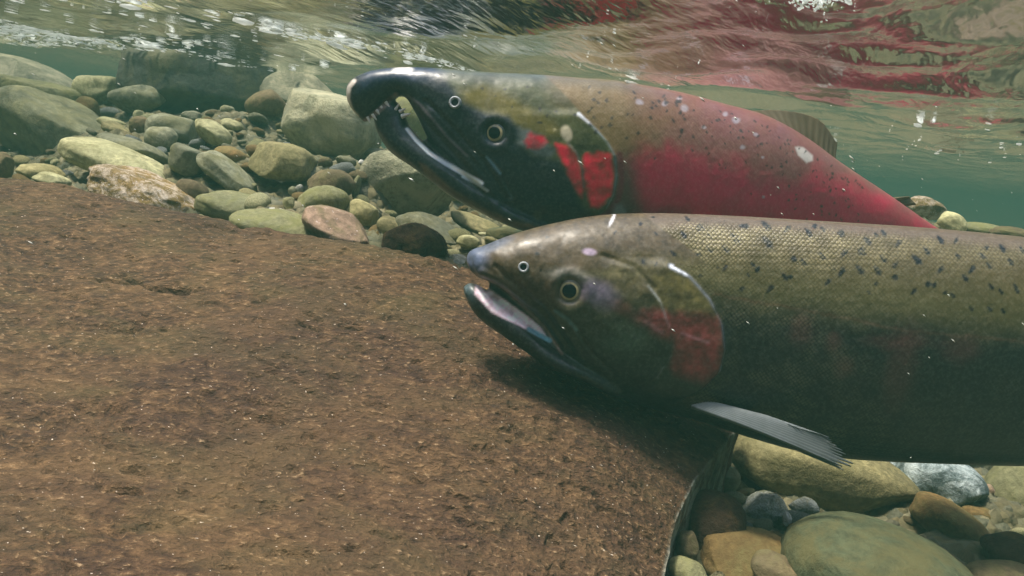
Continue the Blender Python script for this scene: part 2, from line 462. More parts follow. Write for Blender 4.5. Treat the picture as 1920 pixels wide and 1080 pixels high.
L = [
 # name, label, u, v, w, h, angle, Y, material, seed, extra
 ('boulder', 'big flat-topped shade-darkened boulder just under the water surface at the back', 392, 166, 310, 156, 3, 1.25, 'shaded_boulder', 3, dict(box=3.2, facets=5, sub=5, depth=.14)),
 ('boulder', 'sloping pale boulder at the far left edge under the foamy water', 30, 150, 260, 90, 14, 1.36, 'lichen', 4, dict(facets=3, sub=5)),
 ('rock', 'wide rock with a pale rounded top above the largest left boulder', 52, 186, 175, 84, 2, 1.16, 'olive', 5, dict(facets=2)),
 ('boulder', 'largest dull green boulder at the left edge of the pool', 86, 240, 214, 142, 8, 1.0, 'boulder', 6, dict(facets=4, sub=5, box=2.6)),
 ('rock', 'pale angular rock in the gap left of the flat-topped boulder', 190, 170, 95, 62, -6, 1.22, 'pale', 7, dict(facets=5)),
 ('rock', 'low brown-topped rock leaning at the foot of the flat-topped boulder', 262, 187, 100, 56, -6, 1.12, 'grey', 8, dict(facets=3)),
 ('rock', 'rusty tan rock tucked behind the right shoulder of the largest left boulder', 160, 212, 48, 62, 10, 1.08, 'orange', 9, dict()),
 ('stone', 'slim pale yellow stone lying tilted beside the largest left boulder', 218, 244, 64, 25, 20, .93, 'yellow', 10, dict()),
 ('stone', 'thin grey stone lying behind the slim pale yellow stone', 214, 232, 60, 20, 12, .97, 'pale', 11, dict()),
 ('stone', 'small bright cream stone perched on a brown one', 263, 218, 25, 22, 15, .96, 'pale', 12, dict()),
 ('stone', 'round brown stone right of the slim pale yellow stone', 266, 238, 46, 40, 0, .93, 'brown', 13, dict()),
 ('stone', 'broad grey-green stone in the middle of the far pebbles', 326, 244, 92, 56, 5, .93, 'grey', 14, dict(facets=2)),
 ('stone', 'round grey stone in front of the broad grey-green stone', 302, 259, 58, 46, 0, .89, 'grey', 15, dict()),
 ('stone', 'pale wedge stone sloping down right beside the broad grey-green stone', 398, 250, 74, 42, 28, .90, 'pale', 16, dict(facets=4)),
 ('stone', 'small dim stone behind the broad grey-green stone', 360, 218, 38, 22, 0, 1.02, 'grey', 17, dict()),
 ('stone', 'smooth oval pale stone lying apart in the shade of the flat-topped boulder', 437, 235, 48, 22, 10, .97, 'pale', 18, dict()),
 ('stone', 'small knobbly stone behind the smooth oval pale stone', 426, 208, 30, 22, 8, 1.05, 'grey', 19, dict(facets=3)),
 ('rock', 'reddish rock leaning on the pale mossy boulder', 502, 197, 84, 54, -20, 1.08, 'brown', 20, dict()),
 ('boulder', 'pale mossy boulder behind the snout of the hook-jawed fish', 612, 226, 214, 146, 8, .99, 'lichen', 21, dict(facets=3, sub=5, box=2.3)),
 ('boulder', 'dim olive boulder seen through the open hooked jaws', 790, 235, 190, 130, 4, 1.12, 'olive', 23, dict(sub=5, facets=2)),
 ('boulder', 'pale ledge of rock rising behind the pale mossy boulder', 565, 190, 150, 110, 6, 1.20, 'lichen', 22, dict(facets=3, sub=5)),
 ('rock', 'large cream whaleback rock, brightest of the left side', 216, 306, 216, 62, 13, .77, 'pale', 23, dict(sub=5, lump=.2)),
 ('rock', 'long dull stone showing behind the large cream whaleback rock', 248, 281, 130, 42, 14, .83, 'grey', 24, dict()),
 ('stone', 'pale yellow stone left of the large cream whaleback rock', 76, 322, 90, 34, 2, .76, 'yellow', 25, dict()),
 ('stone', 'small pale stone half under the pale yellow stone at left', 98, 336, 64, 24, 10, .72, 'pale', 26, dict()),
 ('stone', 'brown stone cut by the left edge of the photo', 4, 312, 44, 56, 20, .78, 'brown', 27, dict()),
 ('rock', 'crusty mottled yellow and white stone on the crest of the great red rock', 270, 366, 216, 78, 16, .715, 'crust', 28, dict(sub=5, rough=.09)),
 ('stone', 'upright grey-brown block beside the long slanting slab', 352, 300, 64, 62, 15, .78, 'grey', 29, dict(box=3.2, facets=3)),
 ('rock', 'long grey slab slanting down to the right over a dark hollow', 425, 325, 128, 44, 34, .76, 'grey', 30, dict(box=3.4, facets=3)),
 ('rock', 'squarish smooth yellow-green rock in the middle of the pool', 530, 307, 132, 80, 4, .79, 'yellow', 31, dict(box=3.0, sub=5)),
 ('stone', 'round brown stone at the right end of the cream whaleback rock', 360, 357, 62, 40, 10, .74, 'brown', 32, dict()),
 ('rock', 'grey domed stone between the crusty stone and the olive-brown rock', 442, 394, 150, 64, 5, .71, 'olive', 33, dict(sub=5)),
 ('rock', 'low olive-brown rock lying along the crest of the great red rock', 538, 430, 204, 70, 10, .655, 'olive', 34, dict(sub=5)),
 ('stone', 'thin white stone sliver on the olive-brown rock', 512, 397, 54, 16, -4, .67, 'white', 35, dict(facets=3)),
 ('rock', 'bulging olive stone leaning over the pink rock', 604, 380, 102, 66, -8, .70, 'olive', 36, dict(sub=5)),
 ('rock', 'dull brown round rock behind the bulging olive stone', 622, 348, 88, 62, 0, .75, 'brown', 37, dict()),
 ('stone', 'smooth yellow stone right of the bulging olive stone', 682, 402, 68, 52, 25, .69, 'yellow', 38, dict()),
 ('rock', 'pink angular rock on the crest of the great red rock', 642, 430, 154, 66, 18, .64, 'pink', 39, dict(facets=5, sub=5, box=2.6)),
 ('stone', 'rounded yellow stone between the pink rock and the black stone', 734, 428, 62, 40, 10, .65, 'yellow', 40, dict()),
 ('stone', 'blackish brown mossy stone on the crest of the great red rock', 776, 456, 124, 80, 8, .615, 'dark', 41, dict(sub=5, box=2.9, rough=.05)),
 ('rock', 'wide grey-green stone behind the blackish mossy stone', 806, 436, 136, 60, 12, .68, 'grey', 42, dict(sub=5)),
 ('boulder', 'dark boulder with a crusted pale top under the jaw of the hook-jawed fish', 762, 345, 186, 132, 10, .82, 'lichen', 43, dict(facets=4, sub=5, box=3.0)),
 ('stone', 'narrow upright stone wedged left of the dark crusted boulder', 668, 352, 15, 48, 3, .75, 'olive', 44, dict()),
 ('stone', 'small flat stone above the narrow upright stone', 642, 287, 34, 14, 5, .84, 'grey', 45, dict()),
 ('stone', 'arched grey stone on the shoulder of the dark crusted boulder', 702, 287, 46, 22, -8, .84, 'grey', 46, dict()),
 ('stone', 'dark small stone right of the squarish yellow-green rock', 610, 306, 28, 24, 0, .82, 'brown', 47, dict()),
 ('stone', 'knobbly grey pebble left of the dark crusted boulder', 650, 302, 40, 20, 5, .83, 'grey', 48, dict()),
 ('stone', 'tiny brilliant white stone chip left of the dark crusted boulder', 678, 305, 13, 11, 10, .80, 'white', 49, dict(facets=3, sub=3)),
 ('stone', 'long yellowish stone under the throat of the hook-jawed fish', 896, 424, 120, 36, 16, .74, 'yellow', 50, dict()),
 ('stone', 'green wedge stone touching the back of the nearer fish', 948, 440, 80, 36, -6, .70, 'green', 51, dict(facets=3)),
 ('stone', 'small pale green stone near the snout of the nearer fish', 880, 453, 48, 24, 4, .64, 'pale', 52, dict(facets=2)),
 ('stone', 'tiny flat pale stone behind the small pale green stone', 908, 440, 24, 9, 2, .68, 'pale', 53, dict(sub=3)),
 ('stone', 'cream stone peeping between the black stone and the nearer snout', 862, 488, 64, 26, 6, .62, 'white', 54, dict(facets=2)),
 ('stone', 'orange-brown stone between the slab and the squarish rock', 432, 293, 66, 36, 12, .84, 'orange', 55, dict()),
 ('stone', 'tan stone at the left corner of the squarish yellow-green rock', 481, 284, 42, 26, 8, .86, 'orange', 56, dict()),
 ('stone', 'white pebble beside the bulging olive stone', 561, 355, 16, 20, 10, .70, 'white', 57, dict(facets=3, sub=3)),
 ('stone', 'grey pebble touching the white pebble', 549, 358, 20, 20, 10, .705, 'grey', 58, dict(sub=3)),
 ('stone', 'tiny orange pebble left of the white pebble', 499, 376, 13, 11, 10, .68, 'orange', 59, dict(sub=3)),
 ('stone', 'bright yellow pebble above the round brown stone', 325, 299, 24, 12, 0, .80, 'yellow', 60, dict(sub=3)),
 ('stone', 'pale pointed pebble under the bulging olive stone', 542, 380, 24, 26, 0, .67, 'pale', 61, dict(sub=3, facets=3)),
 ('rock', 'white-capped brown rock above the tail of the hook-jawed fish', 1738, 392, 72, 44, 16, .98, 'crust', 62, dict(facets=4, sub=5)),
 ('rock', 'cream stone leaning on the white-capped brown rock', 1782, 418, 60, 44, 22, .96, 'pale', 63, dict()),
 ('rock', 'low olive stone right of the leaning cream stone', 1850, 434, 110, 30, 4, .98, 'olive', 64, dict()),
 ('rock', 'rough reddish stone at the right edge above the nearer back', 1912, 444, 120, 32, 4, .94, 'brown', 65, dict(rough=.08)),
 ('rock', 'long smooth tan rock below the side fin of the nearer fish', 1545, 890, 356, 122, 9, .575, 'yellow', 66, dict(box=3.0, sub=5, lump=.08, depth=.035)),
 ('rock', 'blue and white patched rock at the right end of the long tan rock', 1766, 902, 172, 98, 10, .585, 'bluewhite', 67, dict(box=2.8, sub=5, facets=2)),
 ('stone', 'small yellow stone wedged under the blue and white rock', 1738, 922, 38, 20, 6, .56, 'yellow', 68, dict(sub=3, facets=2)),
 ('stone', 'pink-tinged pebble at the tip of the blue and white rock', 1855, 919, 20, 26, 0, .57, 'pink', 69, dict(sub=3)),
 ('stone', 'flat orange stone under the blue and white rock', 1832, 962, 66, 26, 4, .555, 'orange', 70, dict()),
 ('rock', 'golden brown rock sloping down behind the great green stone', 1790, 990, 168, 76, 26, .52, 'orange', 71, dict(box=2.6, sub=5, facets=2)),
 ('rock', 'dark rock at the right edge below the golden brown rock', 1890, 1032, 110, 70, 0, .455, 'dark', 72, dict()),
 ('rock', 'dim olive rock under the belly at the right edge', 1905, 930, 120, 140, 10, .60, 'olive', 73, dict()),
 ('rock', 'great smooth green-grey stone at the bottom right corner', 1668, 1112, 410, 220, 14, .395, 'green', 74, dict(sub=5, lump=.08)),
 ('stone', 'speckled pitted grey stone below the long tan rock', 1430, 958, 98, 76, -4, .515, 'granite', 75, dict(facets=4, sub=5, box=3, rough=.06)),
 ('stone', 'small knobbly grey stone right of the speckled grey stone', 1507, 950, 60, 38, 6, .52, 'granite', 76, dict(facets=3)),
 ('stone', 'white chip standing between the speckled stone and the great green stone', 1476, 974, 16, 28, -8, .49, 'white', 77, dict(sub=3, facets=2)),
 ('stone', 'round grey stone at the edge of the great red rock', 1362, 900, 52, 52, 0, .525, 'grey', 78, dict()),
 ('rock', 'dark brown rock deep in the gap beside the great red rock', 1342, 985, 116, 150, 8, .45, 'dark', 79, dict(facets=3, sub=5)),
 ('rock', 'rust-red rock under the great smooth green-grey stone', 1420, 1056, 230, 110, 10, .425, 'orange', 80, dict(facets=2, sub=5)),
 ('stone', 'brown pale-rimmed stone at the bottom edge in front of the rust-red rock', 1458, 1076, 120, 64, 18, .375, 'brown', 81, dict(facets=3)),
 ('stone', 'narrow dark stone against the foot of the great red rock', 1288, 1026, 44, 66, 0, .42, 'brown', 82, dict()),
 ('stone', 'olive stone at the bottom edge beside the great red rock', 1288, 1074, 74, 48, 0, .39, 'olive', 83, dict()),
 ('rock', 'brown rock at the bottom right corner behind the great green stone', 1880, 1085, 130, 60, 0, .44, 'brown', 84, dict()),
]
for (nm, lb, u, v, w, h, a, Y, mt, sd, kw) in L:
    stone(nm, lb, u, v, w, h, a, Y, mt, sd, cat='boulder' if nm == 'boulder' else ('rock' if nm == 'rock' else 'stone'), **kw)


# ------------------------------------------------------------------ the great foreground rock
def make_great_rock():
    edge_px = [(870, 503, .565), (720, 474, .585), (560, 446, .60), (430, 420, .62), (300, 393, .635), (170, 366, .65), (0, 338, .67)]
    edge = [unproj(*e) for e in edge_px]
    edge += [np.array(p) for p in [(-.75, .66, -.10), (-.80, .2, -.15), (-.60, -.12, -.19), (0, -.18, -.2), (.08, .0, -.2)]]
    right_px = [(1235, 1230, .30), (1245, 1120, .345), (1256, 1060, .375), (1272, 1000, .40), (1305, 930, .43), (1330, 880, .455), (1378, 826, .51)]
    edge += [unproj(*e) for e in right_px]
    edge += [unproj(1395, 760, .57), unproj(1250, 640, .60), unproj(1050, 570, .585)]
    inner = [unproj(*p) for p in [(1100, 740, .46), (600, 700, .42), (0, 1080, .26), (600, 1080, .28), (1100, 1000, .36), (0, 700, .40), (300, 540, .50), (1180, 880, .41), (850, 640, .46)]]
    edge = [e if i > 6 else e + np.array([0, .012, .004]) for i, e in enumerate(edge)]
    E = np.array(edge)
    K = np.vstack([E, np.array(inner)])
    # thin-plate height through the known points
    def tps(A, B):
        d2 = ((A[:, None, :2] - B[None, :, :2]) ** 2).sum(-1) + 1e-12
        return 0.5 * d2 * np.log(d2)
    nK = len(K)
    A = np.zeros((nK + 3, nK + 3))
    A[:nK, :nK] = tps(K, K) + np.eye(nK) * 0.002
    A[:nK, nK] = 1; A[:nK, nK + 1:] = K[:, :2]; A[nK:, :nK] = A[:nK, nK:].T
    wts = np.linalg.solve(A, np.r_[K[:, 2], 0, 0, 0])
    def top(xy):
        out = np.empty(len(xy))
        for s in range(0, len(xy), 50000):
            q = xy[s:s + 50000]
            out[s:s + 50000] = tps(q, K) @ wts[:nK] + wts[nK] + q @ wts[nK + 1:]
        return out
    closed = np.vstack([E, E[:1]])
    B = spline(np.c_[closed[:, :2]], 900)[:-1]
    B = B + 0.0045 * np.stack([fbm(np.c_[B * 28, 0 * B[:, 0]], 3, 66), fbm(np.c_[B * 28, 0 * B[:, 0]], 3, 67)], -1)
    c = np.array([0.02, 0.34])
    r = np.r_[np.linspace(0.0, 0.95, 320), np.linspace(0.95, 1.0, 60)[1:]]
    nr, na = len(r), len(B)
    XY = c + (B - c)[None] * r[:, None, None]
    Z = top(XY.reshape(-1, 2)).reshape(nr, na)
    P3 = np.stack([XY[..., 0], XY[..., 1], Z], -1)
    big = (0.006 * fbm(P3 * 9, 3, 51) + 0.013 * fbm(P3 * np.array([3.2, 5.5, 4]), 2, 50) * sm(-.02, .12, 1 - r)[:, None]) * (1 - 0.6 * sm(.9, 1, r))[:, None]
    fine = 0.0014 * fbm(P3 * 45, 3, 52) + 0.0008 * fbm(P3 * 170, 2, 53)
    pits = -0.005 * sm(0.46, 0.62, fbm(P3 * np.array([24, 60, 50]), 3, 54)) * sm(-.1, .35, fbm(P3 * 7, 2, 58)) - 0.0025 * sm(0.35, 0.6, fbm(P3 * np.array([110, 190, 150]), 2, 59))
    Z = Z + big + fine + pits
    U, Vv = proj(np.stack([XY[..., 0], XY[..., 1], top(XY.reshape(-1, 2)).reshape(nr, na)], -1))
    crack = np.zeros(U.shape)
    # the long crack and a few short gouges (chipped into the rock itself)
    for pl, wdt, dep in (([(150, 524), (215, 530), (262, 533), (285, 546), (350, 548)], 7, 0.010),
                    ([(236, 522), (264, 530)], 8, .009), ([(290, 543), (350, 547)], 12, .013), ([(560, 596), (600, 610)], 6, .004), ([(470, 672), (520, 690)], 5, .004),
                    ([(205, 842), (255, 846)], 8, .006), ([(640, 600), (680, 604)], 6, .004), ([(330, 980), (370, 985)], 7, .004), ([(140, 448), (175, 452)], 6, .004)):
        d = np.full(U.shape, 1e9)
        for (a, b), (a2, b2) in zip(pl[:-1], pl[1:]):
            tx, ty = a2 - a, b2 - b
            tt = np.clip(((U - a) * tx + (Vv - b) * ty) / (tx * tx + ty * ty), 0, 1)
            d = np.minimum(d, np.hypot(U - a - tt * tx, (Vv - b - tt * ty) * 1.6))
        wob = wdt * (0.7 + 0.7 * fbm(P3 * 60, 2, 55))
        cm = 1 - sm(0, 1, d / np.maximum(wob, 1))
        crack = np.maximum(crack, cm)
        Z = Z - dep * cm
    t = np.clip((r - 0.968) / 0.032, 0, 1)
    Z = Z - (0.22 * (1 - np.sqrt(np.clip(1 - t * t, 0, 1))))[:, None]
    W3 = np.stack([XY[..., 0], XY[..., 1], Z], -1)
    XY = XY * 1.0 + (XY - c) / np.linalg.norm(XY - c + 1e-9, axis=-1)[..., None] * ((0.013 * fbm(W3 * np.array([22, 22, 34]), 3, 68) - 0.010) * sm(0.0, .7, t)[:, None])[..., None]
    V = np.stack([XY[..., 0], XY[..., 1], Z], -1).reshape(-1, 3)
    F = grid_faces(nr, na, wrap=True)
    me = mesh_from('foreground_rock', V, F[:, ::-1].copy())
    ra = me.attributes.new('rim', 'FLOAT', 'POINT')
    onr = ((B[:, 0] > .085) & (B[:, 1] < .53)).astype(float)
    rimv = onr[None, :] * (sm(0.935, 0.975, r))[:, None] * (0.6 + 0.6 * fbm(P3 * 30, 2, 57))
    ra.data.foreach_set('value', np.clip(rimv, 0, 1).astype(np.float32).ravel())
    cr = me.attributes.new('crack', 'FLOAT', 'POINT')
    cr.data.foreach_set('value', crack.astype(np.float32).ravel())
    k = NT('red_brown_rock')
    v = k.coord()
    st = k.n('Mapping'); k.t.links.new(v, st.inputs['Vector']); st.inputs['Scale'].default_value = (0.75, 1.25, 1)
    v = st.outputs[0]
    n1 = k.noise(v, 14, 5, 0.65, 0.6)
    n2 = k.noise(v, 165, 5, 0.75, 0.2)
    n3 = k.noise(v, 330, 3, 0.6)
    n4 = k.noise(v, 6.5, 4, 0.6, 0.5)
    n10 = k.noise(v, 9.5, 4, 0.6, 1.0)
    n6 = k.noise(v, 62, 4, 0.7)
    col = k.ramp(n2, [(0.28, (0.022, 0.013, 0.009)), (0.43, (0.056, 0.030, 0.015)), (0.55, (0.105, 0.058, 0.027)), (0.73, (0.26, 0.155, 0.072))])
    col = k.mix(k.ramp(n1, [(0.46, 0.0), (0.62, 0.45)]), col, (0.088, 0.070, 0.026))
    col = k.mix(k.ramp(n4, [(0.44, 0.0), (0.62, 0.45)]), col, (0.046, 0.022, 0.017))
    col = k.mix(k.ramp(n6, [(0.60, 0.0), (0.72, 0.6)]), col, (0.035, 0.022, 0.018))
    col = k.mix(k.ramp(n3, [(0.62, 0.0), (0.74, 0.8)]), col, (0.36, 0.25, 0.14))
    n7 = k.noise(v, 520, 2, 0.5)
    col = k.mix(k.ramp(n7, [(0.72, 0.0), (0.77, 0.9)]), col, (0.75, 0.65, 0.52))
    rim = k.n('Attribute'); rim.attribute_name = 'rim'
    col = k.mix(k.math('MULTIPLY', rim.outputs['Fac'], k.ramp(n6, [(0.38, 1.0), (0.58, 0.1)])), col, (0.40, 0.42, 0.34))
    col = k.mix(k.ramp(n10, [(0.50, 0.0), (0.66, 0.28)]), col, (0.19, 0.115, 0.05))
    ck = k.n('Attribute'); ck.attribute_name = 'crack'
    col = k.mix(k.math('MULTIPLY', ck.outputs['Fac'], 0.8), col, (0.012, 0.009, 0.008))  # shadow inside the cracks painted into the rock colour
    hb = k.math('ADD', k.math('MULTIPLY', n2, 0.7), k.math('MULTIPLY', n3, 0.5))
    k.bsdf(col, 0.85, 0.25, k.bump(hb, 1.0, 0.0045, k.bump(n6, 0.8, 0.005)))
    o = link('foreground_rock', me, k.mat)
    tag(o, 'great sloping reddish-brown rock filling the foreground, pitted and cracked', 'rock')
    return top, (B, c, top)


great_top = make_great_rock()


# ------------------------------------------------------------------ river bed
RK = np.array(ROCKS)


def bed_base(x, y):
    z = -0.26 + 0.20 * sm(0.56, 1.08, y)
    z = z + 0.015 * sm(0.35, 0.6, x) * sm(0.8, 1.0, y)
    z = z + 0.03 * sm(-0.1, -0.5, x) * sm(0.7, 1.2, y)
    z = z - 0.10 * sm(1.3, 2.4, y)
    z = z + 0.6 * sm(4.5, 8.0, y)
    z = z + 0.35 * sm(1.6, 3.2, -x)
    return z


def bed_height(x, y):
    x = np.asarray(x, float); y = np.asarray(y, float)
    w0 = 0.35
    num = w0 * bed_base(x, y); den = np.full_like(x, w0)
    for (rx, ry, rz, rr) in RK:
        s = 0.013 + 0.62 * rr
        w = min(max(0.05 / rr, 1.0), 9.0) * np.exp(-((x - rx) ** 2 + (y - ry) ** 2) / (2 * s * s)) * 2.5
        num = num + w * (rz + 0.12 * rr); den = den + w
    return num / den


# settle every stone that is not yet touching the gravel: it slides back and down its slope until it rests
STONES = [o for o in C.objects if o.name.split('.')[0] in ('rock', 'stone', 'boulder')]
for i_, o in enumerate(STONES):
    rx, ry, rz, rr = ROCKS[i_]
    f = 1.0
    while f < 1.16 and rz * f > float(bed_height(np.array([rx * f]), np.array([ry * f]))[0]) + 0.0015:
        f += 0.01
    if f > 1.0:
        o.location = o.location * f
        o.scale = (f, f, f)
        ROCKS[i_] = (rx * f, ry * f, rz * f, rr * f)


def make_bed():
    n, m = 620, 520
    t = np.linspace(0, 1, n)
    ys = -1.2 + 1.5 * np.clip(t / 0.05, 0, 1) + np.where(t > 0.05, 0.35 * (np.exp((t - 0.05) / 0.95 * math.log(1 + 9.0 / 0.35)) - 1), 0)
    s = np.linspace(-1, 1, m)
    X = s[None, :] * (1.0 * np.maximum(ys, 0) + 0.5)[:, None]
    X[:, 0] = -9; X[:, -1] = 9
    Yy = np.repeat(ys[:, None], m, 1)
    Z = bed_height(X, Yy)
    # keep the gravel out of the great rock
    _, (gB, gc, gtop) = great_top
    ang = np.arctan2(Yy - gc[1], X - gc[0])
    ea = np.arctan2(gB[:, 1] - gc[1], gB[:, 0] - gc[0]); er = np.hypot(gB[:, 0] - gc[0], gB[:, 1] - gc[1])
    o_ = np.argsort(ea)
    R = np.interp(ang, ea[o_], er[o_], period=2 * math.pi)
    ratio = np.hypot(X - gc[0], Yy - gc[1]) / R
    near = ratio < 1.0
    Zt = Z.copy()
    Zt[near] = gtop(np.stack([X[near], Yy[near]], -1))
    Z = np.where(near, np.minimum(Z, Zt - 0.03 - 0.05 * (ratio > .93)), Z)
    Z = Z - 0.02 * np.exp(-((ratio - 1.02) / 0.03) ** 2) * (Yy > .45)
    P = np.stack([X, Yy, Z], -1)
    Z = Z + 0.006 * fbm(P * np.array([60, 60, 1]), 3, 31) + 0.008 * fbm(P * np.array([18, 18, 1]), 2, 32)
    # gravel: small rounded grains pressed into the bed
    g = np.abs(vnoise(P * np.array([110, 110, 1]), 33))
    Z = Z + 0.005 * (1 - g) ** 2 + 0.006 * (1 - np.abs(vnoise(P * np.array([52, 52, 1]), 34))) ** 2 - 0.004
    me = mesh_from('riverbed', np.stack([X, Yy, Z], -1).reshape(-1, 3), grid_faces(n, m)[:, ::-1].copy())
    k = NT('river_gravel')
    v = k.coord()
    vo = k.n('TexVoronoi', Vector=v, Scale=85.0)
    n1 = k.noise(v, 12, 4)
    hue = k.ramp(vo.outputs['Color'], [(0.1, (0.09, 0.08, 0.045)), (0.4, (0.17, 0.14, 0.07)), (0.6, (0.09, 0.095, 0.07)), (0.85, (0.25, 0.22, 0.13))])
    col = k.mix(k.ramp(n1, [(0.35, 0.15), (0.7, 0.75)]), hue, (0.11, 0.11, 0.06))
    h = k.math('SUBTRACT', 1.0, vo.outputs['Distance'])
    nb = k.noise(v, 300, 3)
    k.bsdf(col, 0.9, 0.2, k.bump(nb, 0.6, 0.002, k.bump(h, 1.0, 0.009)))
    tag(link('riverbed', me, k.mat), kind='structure')


make_bed()

# loose pebbles lying between the traced stones, each one an object
PEB = [('pale', 201), ('yellow', 202), ('grey', 203), ('olive', 204), ('brown', 205), ('orange', 206), ('granite', 207)]
PEB_LABEL = {'pale': 'small pale pebble lying among the larger river stones', 'yellow': 'small yellowish pebble lying among the larger river stones',
             'grey': 'small grey pebble lying among the larger river stones', 'olive': 'small olive pebble lying among the larger river stones',
             'brown': 'small brown pebble lying among the larger river stones', 'orange': 'small rusty pebble lying among the larger river stones',
             'granite': 'small speckled pebble lying among the larger river stones'}
protos = []
for mt, sd in PEB:
    for q in range(2):
        me = rock_mesh('pebble', 1, 0.8, 0.6, sd + q * 9, sub=3, facets=2 * q, lump=0.2)
        me.materials.append(MS[mt])
        protos.append((mt, me))
rng = random.Random(4)
count = 0
tries = 0
pts = []
while count < 285 and tries < 12000:
    tries += 1
    if rng.random() < 0.78:
        u, v = rng.uniform(0, 1000), rng.uniform(190, 500)
    else:
        u, v = rng.uniform(1330, 1920), rng.uniform(800, 1080)
    # walk the ray down to the bed
    Ys = np.linspace(0.42, 1.7, 160)
    if u > 1300:
        Ys = np.linspace(0.36, 0.7, 80)
    pp = unproj(np.full_like(Ys, u), np.full_like(Ys, v), Ys)
    bz = bed_height(pp[:, 0], pp[:, 1])
    hit = np.argmax(pp[:, 2] < bz)
    if hit == 0:
        continue
    p = pp[hit]
    sz = rng.choice([0.005, 0.006, 0.007, 0.009, 0.012]) * (0.8 + 0.5 * p[1])
    _, (gB, gc, _t) = great_top
    gi = np.argmin(np.abs(np.angle(np.exp(1j * (np.arctan2(gB[:, 1] - gc[1], gB[:, 0] - gc[0]) - math.atan2(p[1] - gc[1], p[0] - gc[0]))))))
    if math.hypot(p[0] - gc[0], p[1] - gc[1]) < 1.04 * math.hypot(*(gB[gi] - gc)):
        continue
    inside = ((p[0] - RK[:, 0]) ** 2 + (p[1] - RK[:, 1]) ** 2) < (RK[:, 3] * 0.8) ** 2
    if inside.any() or any((p[0] - a) ** 2 + (p[1] - b) ** 2 < (0.8 * (sz + c)) ** 2 for a, b, c in pts):
        continue
    mt, me = protos[rng.randrange(len(protos))]
    o = bpy.data.objects.new('pebble', me)
    C.objects.link(o)
    o.scale = (sz, sz * rng.uniform(0.8, 1.1), sz * rng.uniform(0.7, 1.0))
    o.location = (p[0], p[1], bz[hit] + sz * 0.35)
    o.rotation_euler = (rng.uniform(-.3, .3), rng.uniform(-.4, .4), rng.uniform(0, 6.28))
    tag(o, PEB_LABEL[mt], 'pebble', mt + ' pebbles between the river stones')
    pts.append((p[0], p[1], sz))
    count += 1




# specks drifting in the current: far too many to count
def make_specks():
    rng = np.random.RandomState(12)
    V, F = [], []
    for q in range(420):
        y = rng.uniform(0.22, 1.5)
        u, v = rng.uniform(-50, 1970), rng.uniform(60, 900)
        p = unproj(u, v, y)
        if p[2] > 0.05 or p[2] < -0.1 or (p[1] > .4 and p[0] > -.15 and p[1] < .52):
            continue
        r = rng.uniform(0.00015, 0.0005) * (0.5 + y)
        ln = r * rng.uniform(1, 5)
        d = np.array([math.cos(-.5), .2, math.sin(-.5)]) * ln
        n = len(V)
        V += [p + d, p + (0, r, 0), p + (0, 0, r), p - (0, r, 0), p - (0, 0, r), p - d]
        F += [(n, n + 1, n + 2), (n, n + 2, n + 3), (n, n + 3, n + 4), (n, n + 4, n + 1), (n + 5, n + 2, n + 1), (n + 5, n + 3, n + 2), (n + 5, n + 4, n + 3), (n + 5, n + 1, n + 4)]
    k = NT('speck')
    k.bsdf((0.6, 0.62, 0.55), 0.5, 0.5)
    tag(link('drifting_specks', mesh_from('drifting_specks', V, F), k.mat), kind='stuff')


make_specks()


# foam: broken water at the left, plus flakes standing in for sky glints
def make_foam_and_glints():
    rng = np.random.RandomState(21)
    V, F = [], []
    ico = bmesh.new(); bmesh.ops.create_icosphere(ico, subdivisions=1, radius=1.0)
    iv = np.array([v.co[:] for v in ico.verts]); fi = [tuple(v.index for v in f.verts) for f in ico.faces]
    ico.free()
    #           x     y    sx   sy   n   length
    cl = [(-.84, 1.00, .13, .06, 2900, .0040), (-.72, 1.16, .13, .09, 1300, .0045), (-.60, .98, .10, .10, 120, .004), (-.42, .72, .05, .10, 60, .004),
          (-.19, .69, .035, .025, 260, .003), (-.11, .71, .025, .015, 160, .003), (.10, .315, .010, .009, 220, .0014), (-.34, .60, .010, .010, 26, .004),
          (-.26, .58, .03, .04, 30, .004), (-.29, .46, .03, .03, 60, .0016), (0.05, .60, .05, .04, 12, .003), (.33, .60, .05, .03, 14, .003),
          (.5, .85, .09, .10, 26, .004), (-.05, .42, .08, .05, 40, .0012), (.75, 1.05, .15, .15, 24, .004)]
    for (cx, cy, sx, sy, n_, ln) in cl:
        P = np.stack([rng.normal(cx, sx, n_), rng.normal(cy, sy, n_)], -1)
        # gathered into streaks along the current
        P[:, 0] += 0.35 * sx * np.sin(P[:, 0] * 90)
        z = water_level(P[:, 0], P[:, 1]) + waves(P[:, 0], P[:, 1])
        for (x, y), zz in zip(P, z):
            a = rng.normal(1.1, .25)
            L_ = ln * rng.gamma(2.0, .45); w_ = L_ * rng.uniform(.12, .35); h_ = w_ * rng.uniform(.3, .7)
            q = iv * (L_, w_, h_) * (1 + .3 * rng.rand(len(iv), 1))
            ca, sa = math.cos(a), math.sin(a)
            q = np.stack([q[:, 0] * ca - q[:, 1] * sa, q[:, 0] * sa + q[:, 1] * ca, q[:, 2]], -1)
            n0 = len(V)
            V += list(q + (x, y, zz - h_ - rng.exponential(.0015)))
            F += [tuple(i + n0 for i in f) for f in fi]
    k = NT('foam_and_glints')
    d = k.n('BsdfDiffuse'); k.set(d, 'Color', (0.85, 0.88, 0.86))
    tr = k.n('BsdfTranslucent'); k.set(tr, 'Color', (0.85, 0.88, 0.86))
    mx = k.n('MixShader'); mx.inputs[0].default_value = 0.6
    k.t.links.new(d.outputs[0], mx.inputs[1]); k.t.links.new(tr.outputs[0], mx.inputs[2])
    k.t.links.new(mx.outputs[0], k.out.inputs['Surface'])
    tag(link('foam_and_glints', mesh_from('foam_and_glints', V, F), k.mat), kind='stuff')


make_foam_and_glints()


